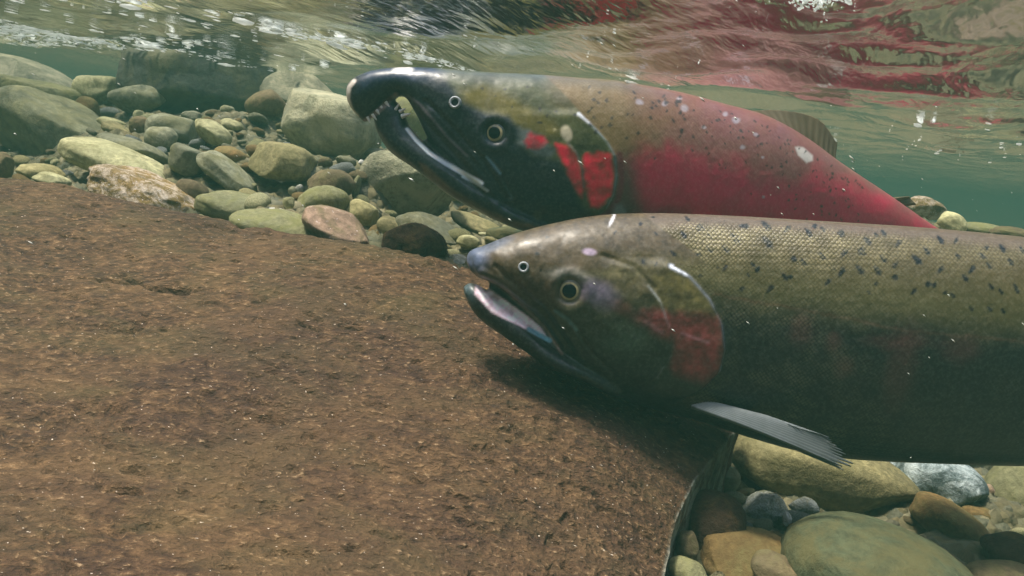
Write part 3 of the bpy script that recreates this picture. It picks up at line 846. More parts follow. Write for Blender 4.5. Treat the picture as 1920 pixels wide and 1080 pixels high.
# ------------------------------------------------------------------ salmon
def fish_mat(name, scale_amt, rough=0.42):
    k = NT(name)
    at = k.n('Attribute'); at.attribute_name = 'pattern'
    sc = k.n('Attribute'); sc.attribute_name = 'scaly'
    v = k.coord()
    rot = k.n('Mapping'); k.t.links.new(v, rot.inputs['Vector'])
    rot.inputs['Rotation'].default_value = (0, math.radians(45), 0)
    vo = k.n('TexVoronoi', Vector=rot.outputs[0], Scale=520.0, Randomness=0.25)
    fine = k.noise(v, 420, 3, 0.6)
    mid = k.noise(v, 70, 4, 0.65)
    col = k.mix(k.ramp(mid, [(0.3, 0.42), (0.7, 0.0)]), at.outputs['Color'], k.mix(1.0, at.outputs['Color'], (0.42, 0.42, 0.42), 'MULTIPLY'))
    col = k.mix(k.ramp(fine, [(0.45, 0.0), (0.75, 0.28)]), col, k.mix(1.0, at.outputs['Color'], (0.13, 0.13, 0.11), 'ADD'))
    sfac = k.math('MULTIPLY', sc.outputs['Fac'], scale_amt)
    edge = k.ramp(vo.outputs['Distance'], [(0.25, 1.0), (0.65, 0.0)])
    glint = k.math('MULTIPLY', k.math('MULTIPLY', edge, sfac), k.ramp(k.noise(v, 55, 2), [(0.4, 0.0), (0.62, 1.0)]))
    col = k.mix(k.math('MULTIPLY', glint, 0.5), col, (0.50, 0.44, 0.24))  # glitter of the scales mixed into the skin colour
    hb = k.math('MULTIPLY', edge, sfac)
    bn = k.bump(hb, 0.5, 0.0007, k.bump(mid, 0.2, 0.0007, k.bump(fine, 0.15, 0.0005)))
    b = k.bsdf(col, rough, 0.36, bn)
    b.inputs['Coat Weight'].default_value = 0.12
    b.inputs['Coat Roughness'].default_value = 0.22
    return k.mat


def flat_mat(name, col, rough=0.4, spec=0.5, noise=0.0, coat=0.0):
    k = NT(name)
    v = k.coord()
    n = k.noise(v, 160, 3, 0.6)
    c = k.mix(k.ramp(n, [(0.3, noise), (0.7, 0.0)]), col, tuple(np.asarray(col) * 0.4))
    b = k.bsdf(c, rough, spec, k.bump(n, 0.2, 0.0008))
    b.inputs['Coat Weight'].default_value = coat
    b.inputs['Coat Roughness'].default_value = 0.05
    return k.mat


def fin_mat(name, a, b_):
    k = NT(name)
    at = k.n('Attribute'); at.attribute_name = 'ray'
    n = k.noise(k.coord(), 60, 4, 0.6)
    c = k.mix(k.ramp(at.outputs['Fac'], [(0.2, 0.0), (0.8, 1.0)]), a, b_)
    c = k.mix(k.ramp(n, [(0.35, 0.5), (0.65, 0.0)]), c, tuple(np.asarray(a) * 0.5))
    b = k.bsdf(c, 0.45, 0.3)
    tr = k.n('BsdfTranslucent'); k.set(tr, 'Color', c)
    mx = k.n('MixShader'); mx.inputs[0].default_value = 0.4
    k.t.links.new(b.outputs[0], mx.inputs[1]); k.t.links.new(tr.outputs[0], mx.inputs[2])
    k.t.links.new(mx.outputs[0], k.out.inputs['Surface'])
    return k.mat


def loft(secs, n=60, m=44, flat=0.92):
    """closed tube through sections (uA,vA,uB,vB,Y,halfwidth): A is the upper edge, B the lower edge."""
    S = spline(secs, n)
    A = unproj(S[:, 0], S[:, 1], S[:, 4]); B = unproj(S[:, 2], S[:, 3], S[:, 4])
    hw = np.maximum(S[:, 5], 0.0006)
    M = (A + B) / 2
    T = np.gradient(M[:, :2], axis=0)
    # sideways axis: level, square to the spine of the fish (kept near +Y for the curled jaws)
    Tn = T / (np.linalg.norm(T, axis=1)[:, None] + 1e-9)
    sgn = np.sign(Tn[:, :1]); sgn[sgn == 0] = 1
    Tn = Tn * sgn
    lat = np.stack([-Tn[:, 1], Tn[:, 0], np.zeros(n)], -1)
    steep = np.abs(Tn[:, 0]) < 0.5
    lat[steep] = (0, 1, 0)
    ph = np.linspace(0, 2 * math.pi, m, endpoint=False)
    c, s = np.cos(ph), np.sin(ph)
    c = np.sign(c) * np.abs(c) ** flat; s_ = np.sign(s) * np.abs(s) ** 0.96
    V = M[:, None] + (A - B)[:, None] / 2 * s_[None, :, None] + lat[:, None] * hw[:, None, None] * c[None, :, None]
    V = V.reshape(-1, 3)
    F = [tuple(f) for f in grid_faces(n, m, wrap=True)]
    for base, M_, rev in ((0, V[:m].mean(0), True), ((n - 1) * m, V[-m:].mean(0), False)):
        idx = len(V); V = np.vstack([V, M_])
        for j in range(m):
            a, b = base + j, base + (j + 1) % m
            F.append((idx, b, a) if rev is False else (idx, a, b))
    return V, F


def pseg(U, V, pts, w, soft=2.0, wend=None):
    """soft mask along a polyline, half-width w px."""
    out = np.zeros_like(U)
    n = len(pts) - 1
    for i in range(n):
        (a, b), (a2, b2) = pts[i], pts[i + 1]
        tx, ty = a2 - a, b2 - b
        t = np.clip(((U - a) * tx + (V - b) * ty) / (tx * tx + ty * ty + 1e-9), 0, 1)
        d = np.hypot(U - a - t * tx, V - b - t * ty)
        ww = w if wend is None else w + (wend - w) * (i + t) / n
        out = np.maximum(out, 1 - sm(ww - soft, ww + soft, d))
    return out


def ppoly(U, V, pts, soft=4.0):
    """soft polygon mask."""
    pts = np.asarray(pts, float)
    inside = np.zeros(U.shape, bool)
    dist = np.full(U.shape, 1e9)
    for i in range(len(pts)):
        x1, y1 = pts[i]; x2, y2 = pts[(i + 1) % len(pts)]
        tx, ty = x2 - x1, y2 - y1
        t = np.clip(((U - x1) * tx + (V - y1) * ty) / (tx * tx + ty * ty + 1e-9), 0, 1)
        dist = np.minimum(dist, np.hypot(U - x1 - t * tx, V - y1 - t * ty))
        cond = ((y1 > V) != (y2 > V)) & (U < (x2 - x1) * (V - y1) / (y2 - y1 + 1e-12) + x1)
        inside ^= cond
    sd = np.where(inside, dist, -dist)
    return sm(-soft, soft, sd)


def pell(U, V, cx, cy, rx, ry, ang=0.0, soft=0.25):
    a = math.radians(ang)
    x = (U - cx) * math.cos(a) + (V - cy) * math.sin(a)
    y = -(U - cx) * math.sin(a) + (V - cy) * math.cos(a)
    return 1 - sm(1 - soft, 1 + soft, np.hypot(x / rx, y / ry))


GAIN = 0.72


def lay(col, mask, rgb, gain=None):
    c = s2l(rgb) * (GAIN if gain is None else gain)
    col += (c - col) * mask[:, None]


def build_body(name, lofts, midsecs, voxel, relief, paint, mat, base, tail_u, smooth=5):
    Vs, Fs, off = [], [], 0
    for secs, n, m in lofts:
        V, F = loft(secs, n, m)
        Vs.append(V); Fs += [tuple(i + off for i in f) for f in F]; off += len(V)
    me = mesh_from(name, np.vstack(Vs), Fs)
    tmp = bpy.data.objects.new('tmp', me); C.objects.link(tmp)
    r = tmp.modifiers.new('r', 'REMESH'); r.mode = 'VOXEL'; r.voxel_size = voxel; r.adaptivity = 0
    s = tmp.modifiers.new('s', 'SMOOTH'); s.factor = 0.6; s.iterations = smooth
    dg = bpy.context.evaluated_depsgraph_get(); dg.update()
    me2 = bpy.data.meshes.new_from_object(tmp.evaluated_get(dg))
    bpy.data.objects.remove(tmp); bpy.data.meshes.remove(me)
    me2.name = name
    n = len(me2.vertices)
    P = np.empty(n * 3, np.float32); me2.vertices.foreach_get('co', P); P = P.reshape(-1, 3).astype(float)
    # the fish's own side view: every point is folded onto the left flank and read in head-to-tail, back-to-belly coordinates
    S = spline(midsecs, 400)
    M = (unproj(S[:, 0], S[:, 1], S[:, 4]) + unproj(S[:, 2], S[:, 3], S[:, 4])) / 2
    o = np.argsort(M[:, 0])
    ym = np.interp(P[:, 0], M[o, 0], M[o, 1])
    side = np.where(P[:, 1] > ym, 1.0, -1.0)
    lat = np.abs(P[:, 1] - ym)
    Q = P.copy(); Q[:, 1] = ym - lat
    U, V = proj(Q)
    rel = relief(U, V, lat)
    P[:, 1] += side * rel * sm(0.002, 0.010, lat)
    me2.vertices.foreach_set('co', P.astype(np.float32).ravel())
    col, scaly = paint(U, V, lat, P)
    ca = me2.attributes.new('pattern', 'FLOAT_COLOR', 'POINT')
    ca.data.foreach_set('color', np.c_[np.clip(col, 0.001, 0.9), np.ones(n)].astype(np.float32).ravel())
    sa = me2.attributes.new('scaly', 'FLOAT', 'POINT')
    sa.data.foreach_set('value', scaly.astype(np.float32))
    me2.materials.clear(); me2.materials.append(mat)
    me2.polygons.foreach_set('use_smooth', [True] * len(me2.polygons))
    # the point of the flank seen at a given place of the side view
    near = side < 0

    def at(u, v, sidesign=-1):
        d = (U - u) ** 2 + (V - v) ** 2 + np.where(near, 0, 1e6) - lat * 2000
        i = np.argmin(np.where(near, d, 1e9))
        p = P[i].copy()
        if sidesign > 0:
            p[1] = 2 * ym[i] - p[1]
        return p
    recentre(me2, base)
    ob = link(name, me2, None)
    ob.location = base
    return ob, at


def lathe(name, prof, centre, axis, mat, parent, base, seg=40):
    """prof: (radius, height along axis) rows."""
    ax = Vector(axis).normalized()
    q = Vector((0, 0, 1)).rotation_difference(ax)
    V = []
    for r, h in prof:
        for k in range(seg):
            a = 2 * math.pi * k / seg
            p = q @ Vector((r * math.cos(a), r * math.sin(a), h)) + Vector(centre) - Vector(base)
            V.append(p[:])
    F = [tuple(f) for f in grid_faces(len(prof), seg, wrap=True)]
    me = mesh_from(name, V, F)
    return link(name, me, mat, parent)


def dome(R, bulge, r0, r1, n=10, lift=0.0):
    rr = np.linspace(r0, r1, n)
    return [(max(r, 1e-5), lift + bulge * math.sqrt(max(0.0, 1 - (r / R) ** 2))) for r in rr]


def make_eye(parent, base, at, u, v, Rp, irp, pup, Y, mats, tiltx=0.0):
    k = 1.04 * Y / FPX
    for sgn in (-1, 1):
        c = Vector(at(u, v, sgn))
        ax = Vector((-0.16 + tiltx, sgn, 0.10)).normalized()
        R = Rp * k
        c0 = c - ax * (R * 0.18)
        e = lathe('eye', [(R * 1.02, -0.5 * R)] + dome(R * 1.03, R * 0.42, R, 1e-5, 14), c0, ax, mats[0], parent, base)
        lathe('iris', [(irp * k * 1.0, R * 0.30)] + [(r, h + R * 0.03) for r, h in dome(R * 1.03, R * 0.42, irp * k, pup * k * 0.8, 8)], c0, ax, mats[1], e, base)
        lathe('pupil', [(pup * k, R * 0.3)] + [(r, h + R * 0.07) for r, h in dome(R * 1.03, R * 0.42, pup * k, 1e-5, 8)], c0, ax, mats[2], e, base)


def make_nostril(parent, base, at, u, v, rx, Y, mats):
    k = Y / FPX
    for sgn in (-1, 1):
        c = Vector(at(u, v, sgn)); ax = Vector((-0.2, sgn, 0.15)).normalized()
        R = rx * k
        prof = [(R * 1.05, -R * .4), (R * 1.0, R * .15), (R * .82, R * .38), (R * .6, R * .25), (R * .5, -R * .1)]
        o = lathe('nostril', prof, c, ax, mats[0], parent, base, 24)
        lathe('nostril_opening', [(R * .56, R * .06), (R * .3, R * .05), (1e-5, R * .04)], c, ax, mats[1], o, base, 24)


def make_fin(name, basep, tipp, mat, parent, origin, nr=15, n=90, m=30, thick=0.0014, jag=0.05, bend=0.0, camber=0.0):
    """basep/tipp: (u,v,Y) rows of the fin's root and its free edge."""
    Bp = spline(np.asarray(basep, float), n); Tp = spline(np.asarray(tipp, float), n)
    Bw = unproj(Bp[:, 0], Bp[:, 1], Bp[:, 2]); Tw = unproj(Tp[:, 0], Tp[:, 1], Tp[:, 2])
    t = np.linspace(0, 1, m)
    ray = 0.5 + 0.5 * np.cos(np.linspace(0, 2 * math.pi * nr, n))
    rng = np.random.RandomState(len(name) + nr)
    ext = 1 - jag * (1 - ray) - jag * 0.9 * np.interp(np.linspace(0, nr, n), np.arange(nr + 1), rng.rand(nr + 1))
    X = Bw[:, None] + (Tw - Bw)[:, None] * (t[None, :, None] * ext[:, None, None])
    nrm = np.cross(Tw[n // 2] - Bw[n // 2], Bw[-1] - Bw[0]); nrm /= np.linalg.norm(nrm)
    X = X + nrm * (camber * np.sin(t * math.pi)[None, :, None] + 0.002 * np.sin(np.linspace(0, 5, n))[:, None, None] * t[None, :, None])
    th = thick * (1 - 0.8 * t)[None, :] * (0.7 + 0.3 * ray)[:, None]
    A = X + nrm * th[..., None]; B = X - nrm * th[..., None]
    V = np.vstack([A.reshape(-1, 3), B.reshape(-1, 3)]) - np.asarray(origin)
    F1 = grid_faces(n, m)
    F2 = F1[:, ::-1] + n * m
    rim = np.r_[np.arange(m), np.arange(1, n) * m + m - 1, (n - 1) * m + np.arange(m - 2, -1, -1), np.arange(n - 2, 0, -1) * m]
    F3 = np.stack([rim, np.roll(rim, -1), np.roll(rim, -1) + n * m, rim + n * m], -1)
    me = mesh_from(name, V, np.vstack([F1, F2, F3]))
    a = me.attributes.new('ray', 'FLOAT', 'POINT')
    rv = np.repeat(ray[:, None], m, 1).ravel()
    a.data.foreach_set('value', np.r_[rv, rv].astype(np.float32))
    return link(name, me, mat, parent)


eye_ring_f = flat_mat('eye_ring_dark_teal', (0.075, 0.085, 0.072), 0.25, 0.4, 0.8, 0.3)
iris_f = flat_mat('gold_iris', (0.40, 0.34, 0.18), 0.25, 0.4, 0.7, 0.2)
pupil_m = flat_mat('pupil_black', (0.002, 0.003, 0.006), 0.12, 0.2, 0.0, 0.1)
nost_m = flat_mat('nostril_flesh', (0.34, 0.37, 0.39), 0.4, 0.4, 0.8)
hole_m = flat_mat('nostril_dark', (0.01, 0.012, 0.018), 0.6, 0.2)
tooth_m = flat_mat('tooth_ivory', (0.75, 0.72, 0.66), 0.35, 0.5, 0.2)


# ---- the nearer fish: brown and olive, mouth slightly open
FEM = [  # uA vA uB vB Y hw
    (875, 488, 882, 508, .452, .004), (882, 471, 898, 520, .453, .0095), (910, 460, 932, 533, .454, .0150), (950, 444, 965, 558, .455, .020),
    (1000, 429, 1010, 596, .457, .0255), (1050, 417, 1045, 660, .460, .030), (1090, 409, 1085, 704, .462, .033), (1150, 402, 1150, 740, .465, .036), (1230, 400, 1230, 765, .468, .0385),
    (1310, 402, 1300, 783, .470, .0385), (1400, 406, 1400, 815, .470, .040), (1500, 412, 1500, 842, .470, .042), (1600, 418, 1600, 855, .470, .043),
    (1750, 428, 1750, 862, .470, .043), (1920, 444, 1920, 866, .470, .041), (2150, 470, 2150, 850, .475, .036), (2400, 520, 2400, 810, .485, .027), (2600, 575, 2600, 765, .50, .016),
    (2720, 600, 2720, 752, .51, .009), (2770, 605, 2770, 760, .515, .004)]
FEM_JAW = [(870, 538, 871, 552, .452, .004), (883, 531, 884, 579, .453, .0085), (905, 540, 904, 601, .454, .0125), (940, 566, 942, 627, .455, .0165), (985, 598, 983, 655, .457, .021),
           (1030, 634, 1028, 684, .459, .0255), (1075, 655, 1078, 703, .462, .028), (1130, 680, 1135, 731, .465, .026), (1180, 700, 1180, 742, .467, .015)]
FEM_WEB = [(918, 524, 915, 570, .455, .003), (955, 545, 952, 602, .456, .006), (1000, 575, 995, 630, .457, .010), (1035, 630, 1030, 655, .459, .016), (1070, 650, 1065, 690, .461, .02)]


def fem_relief(U, V, lat):
    r = np.zeros_like(U)
    rim = np.array([(1235, 470), (1258, 497), (1295, 518), (1330, 560), (1353, 608), (1358, 655), (1348, 695), (1318, 728), (1270, 752)], float)
    ur = np.interp(V, rim[:, 1], rim[:, 0])
    d = ur - U
    win = sm(480, 505, V) * (1 - sm(735, 758, V))
    r += 0.0030 * sm(-3, 3, d) * np.exp(-np.maximum(d, 0) / 95.0) * win
    pre = np.array([(1205, 520), (1238, 565), (1257, 618), (1258, 665), (1228, 710), (1190, 725)], float)
    up = np.interp(V, pre[:, 1], pre[:, 0]); d = up - U
    win = sm(525, 550, V) * (1 - sm(700, 722, V))
    r += 0.0016 * sm(-3, 3, d) * np.exp(-np.maximum(d, 0) / 60.0) * win
    # eye socket, cheek plate, maxilla and the groove behind it
    de = np.hypot(U - 1068, (V - 545))
    r += 0.0010 * np.exp(-((de - 36) / 9.0) ** 2) - 0.0030 * (1 - sm(14, 30, de))
    r += 0.0016 * pseg(U, V, [(905, 512), (945, 535), (985, 572), (1020, 607), (1052, 655)], 8, 6)
    r -= 0.0014 * pseg(U, V, [(930, 500), (970, 535), (1020, 580), (1075, 660)], 4, 5)
    r -= 0.0012 * pseg(U, V, [(1040, 580), (1075, 610), (1110, 660), (1150, 700)], 3, 5)
    r -= 0.0010 * pseg(U, V, [(1130, 480), (1190, 500), (1225, 540)], 4, 6)
    r += 0.0006 * fbm(np.stack([U / 38, V / 38, 0 * U], -1), 2, 60) * (1 - sm(1350, 1380, U))
    r += 0.00016 * fbm(np.stack([U / 9, V / 9, 0 * U], -1), 2, 61)
    return r


FEM_SPOTS = [(105, 65, 7, 0), (155, 100, 9, 0), (90, 130, 9, 1), (195, 190, 9, 1), (262, 190, 10, 1), (153, 210, 6, 0), (300, 145, 14, 1), (335, 95, 10, 2), (425, 93, 12, 1), (430, 160, 14, 1),
             (510, 108, 9, 3), (595, 118, 9, 0), (622, 95, 6, 0), (655, 108, 7, 1), (730, 125, 9, 0), (870, 130, 6, 0), (900, 123, 8, 1), (960, 165, 9, 3), (835, 155, 11, 1), (810, 195, 11, 0), (740, 205, 10, 3),
             (650, 215, 10, 1), (575, 240, 9, 0), (537, 228, 8, 0), (370, 250, 6, 0), (388, 272, 7, 0), (258, 265, 8, 3), (500, 300, 9, 0), (525, 300, 5, 0), (675, 322, 8, 3), (730, 280, 11, 3), (805, 272, 12, 1),
             (875, 275, 11, 1), (900, 228, 9, 1), (945, 255, 7, 0), (948, 303, 8, 0), (1035, 230, 13, 1), (1075, 195, 10, 1), (1130, 150, 10, 0), (1192, 155, 7, 3), (1200, 215, 8, 0), (1300, 215, 8, 1),
             (1327, 255, 8, 0), (1258, 270, 10, 3), (1130, 272, 9, 3), (1230, 305, 9, 1), (1080, 330, 8, 0), (1105, 335, 6, 0), (1180, 375, 7, 0), (1150, 365, 5, 0), (1022, 360, 8, 3), (1375, 360, 7, 0),
             (1335, 340, 8, 0), (1435, 340, 7, 0), (1255, 430, 6, 0), (1330, 430, 7, 0), (1385, 440, 7, 0), (440, 350, 10, 3), (325, 350, 7, 0), (1380, 185, 10, 1), (1415, 240, 9, 0), (1440, 355, 8, 0), (48, 205, 8, 0),
             (190, 132, 6, 0), (228, 262, 4, 0), (352, 292, 5, 0), (600, 128, 8, 0), (700, 268, 5, 0), (1318, 182, 6, 0), (1460, 190, 8, 1), (985, 590, 0.1, 0), (840, 365, 5, 0), (870, 330, 5, 0)]


def spots(col, U, V, lst, rgb, rng, amount=1.0):
    for (x, y, r, kind) in lst:
        sel = (np.abs(U - x) < 26) & (np.abs(V - y) < 26)
        if not sel.any() or r < 1:
            continue
        u, v = U[sel], V[sel]
        jx, jy = rng.uniform(-1, 1, 2)
        if kind == 0:
            mk = np.maximum(pell(u, v, x, y, r * .42, r * .55, 20 * jx, .3), pell(u, v, x + jx * 2, y + 2 * jy, r * .62, r * .28, 60 * jy, .35))
        else:
            a = {1: 50, 2: 8, 3: -55}[kind]
            mk = pell(u, v, x, y, r * .68, r * .27, a + 10 * jx, .35)
            mk = np.maximum(mk, pell(u, v, x + r * .28 * math.cos(math.radians(a)), y + r * .28 * math.sin(math.radians(a)), r * .24, r * .36, a, .35))
        c = s2l(rgb) * GAIN
        cc = col[sel]; cc += (c - cc) * (mk * amount)[:, None]; col[sel] = cc


def fem_paint(U, V, lat, P):
    N3 = np.stack([U / 60, V / 60, 0 * U], -1)
    n1 = fbm(N3, 4, 80); n2 = fbm(N3 * 4, 3, 81)
    Vj = V + 14 * n1
    col = np.empty((len(U), 3)); col[:] = s2l((98, 87, 54)) * GAIN
    top = np.interp(U, [880, 920, 1000, 1150, 1350, 1700, 1920, 2400], [485, 458, 430, 403, 402, 422, 444, 520])
    lay(col, (1 - sm(12, 34, V - top + 4 * n2)), (108, 92, 74))
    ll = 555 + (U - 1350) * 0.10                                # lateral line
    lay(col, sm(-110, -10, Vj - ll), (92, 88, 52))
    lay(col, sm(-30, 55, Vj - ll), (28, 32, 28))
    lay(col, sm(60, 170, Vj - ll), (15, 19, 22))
    lay(col, pseg(U, V + 3 * n2, [(1340, 552), (1500, 580), (1700, 620), (1960, 645), (2600, 680)], 2.5, 3) * .45, (105, 75, 55))
    for (x, y, rx, ry, a) in ((1690, 690, 26, 70, 12), (1505, 620, 20, 26, 0), (1800, 655, 30, 24, 0), (1580, 690, 18, 18, 0), (1690, 640, 60, 14, 0), (1560, 640, 14, 18, 0)):
        lay(col, pell(U + 9 * n1, V + 9 * n2, x, y, rx, ry, a, .7) * .55, (92, 52, 50))
    # head
    rim = np.array([(1235, 470), (1258, 497), (1295, 518), (1330, 560), (1353, 608), (1358, 655), (1348, 695), (1318, 728), (1270, 752)], float)
    hl = np.interp(V, np.r_[400, 430, rim[:, 1], 790], np.r_[1225, 1262, rim[:, 0] + 2, 1240])
    hl = np.where(V < 497, np.interp(V, [400, 425, 470, 497], [1205, 1235, 1300, 1322]), hl)
    head = 1 - sm(-4, 4, U - hl)
    h = col.copy()
    n3 = fbm(N3 * 11, 3, 82)
    lay(h, np.ones_like(U), (90, 76, 52))
    lay(h, sm(-10, 60, Vj - (500 + (U - 900) * .03)) * sm(1120, 1000, U) * .75, (66, 54, 46))
    lay(h, sm(1080, 1180, U + 20 * n1) * sm(455, 500, Vj), (100, 92, 62))
    lay(h, sm(545, 600, Vj) * (1 - sm(1290, 1330, U) * .0) * sm(900, 1000, U), (62, 66, 46))
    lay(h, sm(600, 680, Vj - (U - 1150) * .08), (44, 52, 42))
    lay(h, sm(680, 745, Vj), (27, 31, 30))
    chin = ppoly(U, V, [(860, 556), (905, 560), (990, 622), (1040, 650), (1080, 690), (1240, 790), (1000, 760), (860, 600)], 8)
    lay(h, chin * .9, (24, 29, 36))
    lay(h, ppoly(U, V, [(1225, 515), (1262, 508), (1300, 528), (1338, 578), (1345, 595), (1250, 582), (1235, 560)], 10) * (.75 + .5 * n2), (128, 118, 70))
    lay(h, ppoly(U + 5 * n2, V + 5 * n2, [(1207, 582), (1250, 584), (1346, 590), (1352, 640), (1346, 690), (1318, 715), (1262, 700), (1264, 640), (1225, 622)], 14) * np.clip(.82 + .5 * n1 + .3 * n2, 0, 1), (158, 66, 66))
    lay(h, pell(U + 10 * n1, V, 1230, 600, 40, 16, 10, .6) * .6, (130, 62, 62))
    lay(h, pell(U + 10 * n1, V, 1165, 575, 26, 14, 20, .6) * .6, (112, 66, 54))
    lay(h, pseg(U, V, [(1278, 624), (1300, 632), (1326, 640)], 2.5, 3) * .7, (196, 130, 140))
    lay(h, pseg(U, V, [(1210, 602), (1240, 622)], 4, 4) * .6, (170, 116, 122))
    lay(h, pell(U + 5 * n2, V + 6 * n1, 1118, 548, 40, 22, 25, .6) * .7, (128, 118, 148))
    lay(h, pell(U, V, 1068, 516, 46, 12, 6, .6) * .6, (150, 150, 140))
    lay(h, pell(U + 12 * n1, V + 8 * n2, 1150, 512, 50, 9, 2, .6) * .6, (150, 142, 104))
    lay(h, pell(U + 12 * n1, V + 8 * n2, 1170, 640, 40, 30, 2, .8) * .35, (90, 120, 96))
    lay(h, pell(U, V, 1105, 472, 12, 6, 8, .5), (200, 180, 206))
    lay(h, pell(U, V, 888, 486, 24, 24, 0, .7) * .75, (112, 130, 168))
    lay(h, pell(U, V, 920, 462, 40, 10, -22, .6) * .6, (110, 125, 150))
    lay(h, pseg(U, V, [(885, 512), (905, 519), (945, 540), (985, 577), (1020, 611), (1054, 662)], 3.0, 3) * .8, (150, 124, 110))
    lay(h, pseg(U, V, [(1042, 583), (1065, 598), (1082, 618)], 3, 3) * .75, (110, 150, 150))  # bluish highlight streak painted onto the skin
    lay(h, pell(U, V, 874, 549, 16, 22, 0, .6) * .8, (86, 112, 120))
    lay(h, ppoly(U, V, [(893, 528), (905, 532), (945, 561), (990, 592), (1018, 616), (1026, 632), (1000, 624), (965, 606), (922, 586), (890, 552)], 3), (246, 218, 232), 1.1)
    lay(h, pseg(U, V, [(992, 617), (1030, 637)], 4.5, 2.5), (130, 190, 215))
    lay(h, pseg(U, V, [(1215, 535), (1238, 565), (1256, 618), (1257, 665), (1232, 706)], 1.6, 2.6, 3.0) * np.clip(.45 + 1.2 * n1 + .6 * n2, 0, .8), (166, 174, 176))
    lay(h, pseg(U, V, [(1255, 497), (1292, 517), (1330, 560), (1354, 608), (1359, 655), (1348, 697)], 4.0, 3.5, 2.0) * np.clip(.55 + .6 * n1 + .6 * n2, 0, .75), (120, 130, 148))  # gill rim and the highlight along it, painted into the colour
    lay(h, pseg(U, V, [(1258, 499), (1284, 512)], 4, 3), (225, 232, 245))  # brightest stretch of the painted rim highlight
    h *= np.clip(1 + 0.38 * n2 + 0.42 * n3, .3, 1.8)[:, None]
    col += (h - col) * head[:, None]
    # mouth: dark behind the lips
    inner = ppoly(U, V, [(905, 530), (935, 540), (975, 575), (1005, 602), (1030, 635), (1018, 616), (990, 592), (945, 561), (906, 532)], 2.5)
    lay(col, inner * (1 - sm(.0125, .016, lat)), (14, 14, 24))
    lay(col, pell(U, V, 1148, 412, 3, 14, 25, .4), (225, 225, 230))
    rng = np.random.RandomState(2)
    S = [(1240 + x / 2.16, 380 + y / 2.16, r * 1.45, (k if k else (1 if (x * 7 + y) % 3 else 0))) for x, y, r, k in FEM_SPOTS]
    S += [(1025, 445, 6, 0), (1007, 475, 7, 0), (1152, 437, 6, 0), (1205, 490, 8, 0), (1230, 494, 7, 3), (1230, 438, 8, 1), (1201, 420, 7, 0), (1013, 507, 5, 0), (1312, 517, 7, 0), (1224, 407, 6, 2)]
    for q in range(90):
        S.append((rng.uniform(1930, 2650), rng.uniform(470, 640), rng.uniform(7, 12), rng.randint(4)))
    spots(col, U, V, S, (10, 10, 14), rng)
    scaly = (1 - head) * sm(1225, 1270, U) * sm(8, 26, V - top) * (1 - 0.78 * sm(30, 110, V - top + 20 * n1)) * (1 - .65 * sm(1500, 1800, U))
    return col, scaly


fem_mat = fish_mat('brown_olive_salmon_skin', 1.0)
fb = Vector(unproj(1500, 850, .47))
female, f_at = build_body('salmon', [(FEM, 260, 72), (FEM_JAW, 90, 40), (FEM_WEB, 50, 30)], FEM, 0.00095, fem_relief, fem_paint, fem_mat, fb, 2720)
tag(female, 'nearer salmon, brown and olive with dark bars on its back and straight jaws', 'fish')
make_eye(female, fb, f_at, 1068, 545, 26, 17, 13, .43, (flat_mat('eye_grey_brown', (0.17, 0.155, 0.12), 0.25, 0.4, 0.8, 0.3), iris_f, pupil_m))
make_nostril(female, fb, f_at, 983, 501, 10.5, .44, (nost_m, hole_m))
FIN_F = fin_mat('grey_fin', (0.17, 0.20, 0.21), (0.23, 0.26, 0.27))
make_fin('pectoral_fin', [(1296, 762, .434), (1335, 757, .436), (1395, 772, .440)],
         [(1608, 886, .400), (1598, 862, .402), (1562, 824, .406), (1490, 792, .414)], FIN_F, female, fb, nr=17, jag=0.11, thick=.0014, camber=.001)
make_fin('pectoral_fin', [(1298, 760, .500), (1330, 758, .499), (1362, 766, .498)],
         [(1588, 884, .54), (1580, 866, .54), (1552, 838, .535), (1525, 818, .53)], FIN_F, female, fb, nr=14, jag=0.07, thick=.0016)
make_fin('dorsal_fin', [(2020, 458, .472), (2150, 472, .474), (2260, 494, .478)], [(2110, 380, .472), (2200, 395, .474), (2290, 450, .478)], FIN_F, female, fb, nr=13, jag=.05)
make_fin('tail_fin', [(2750, 600, .513), (2760, 680, .514), (2750, 758, .515)], [(3010, 520, .53), (2930, 680, .53), (3000, 860, .53)], FIN_F, female, fb, nr=22, jag=.04, thick=.002)
make_fin('anal_fin', [(2420, 806, .486), (2500, 790, .49), (2570, 772, .495)], [(2500, 890, .486), (2560, 870, .49), (2610, 810, .497)], FIN_F, female, fb, nr=12, jag=.05)
make_fin('pelvic_fin', [(2120, 850, .462), (2160, 846, .462)], [(2270, 905, .455), (2260, 868, .455)], FIN_F, female, fb, nr=9, jag=.05)

# ---- the farther fish: black hooked jaws, red flank
MAL = [(684, 230, 694, 224, .600, .003), (664, 210, 707, 209, .600, .0085), (651, 184, 722, 194, .600, .0125), (655, 155, 738, 188, .600, .0145), (690, 135, 750, 181, .600, .0155),
       (740, 127, 765, 187, .600, .0165), (800, 127, 784, 220, .600, .0195), (850, 130, 808, 268, .600, .0235), (880, 133, 855, 320, .602, .028),
       (910, 135, 905, 398, .604, .031), (955, 137, 950, 420, .607, .0335), (1010, 140, 1005, 436, .610, .0355), (1090, 146, 1080, 450, .615, .038), (1160, 152, 1150, 462, .62, .0395),
       (1270, 172, 1260, 478, .64, .0415), (1350, 193, 1340, 488, .655, .042), (1430, 216, 1415, 494, .672, .040), (1500, 255, 1480, 498, .69, .0375), (1560, 299, 1540, 500, .708, .0345),
       (1650, 358, 1625, 504, .74, .028), (1750, 425, 1715, 516, .78, .019), (1810, 455, 1770, 528, .805, .011), (1840, 470, 1800, 540, .818, .005)]
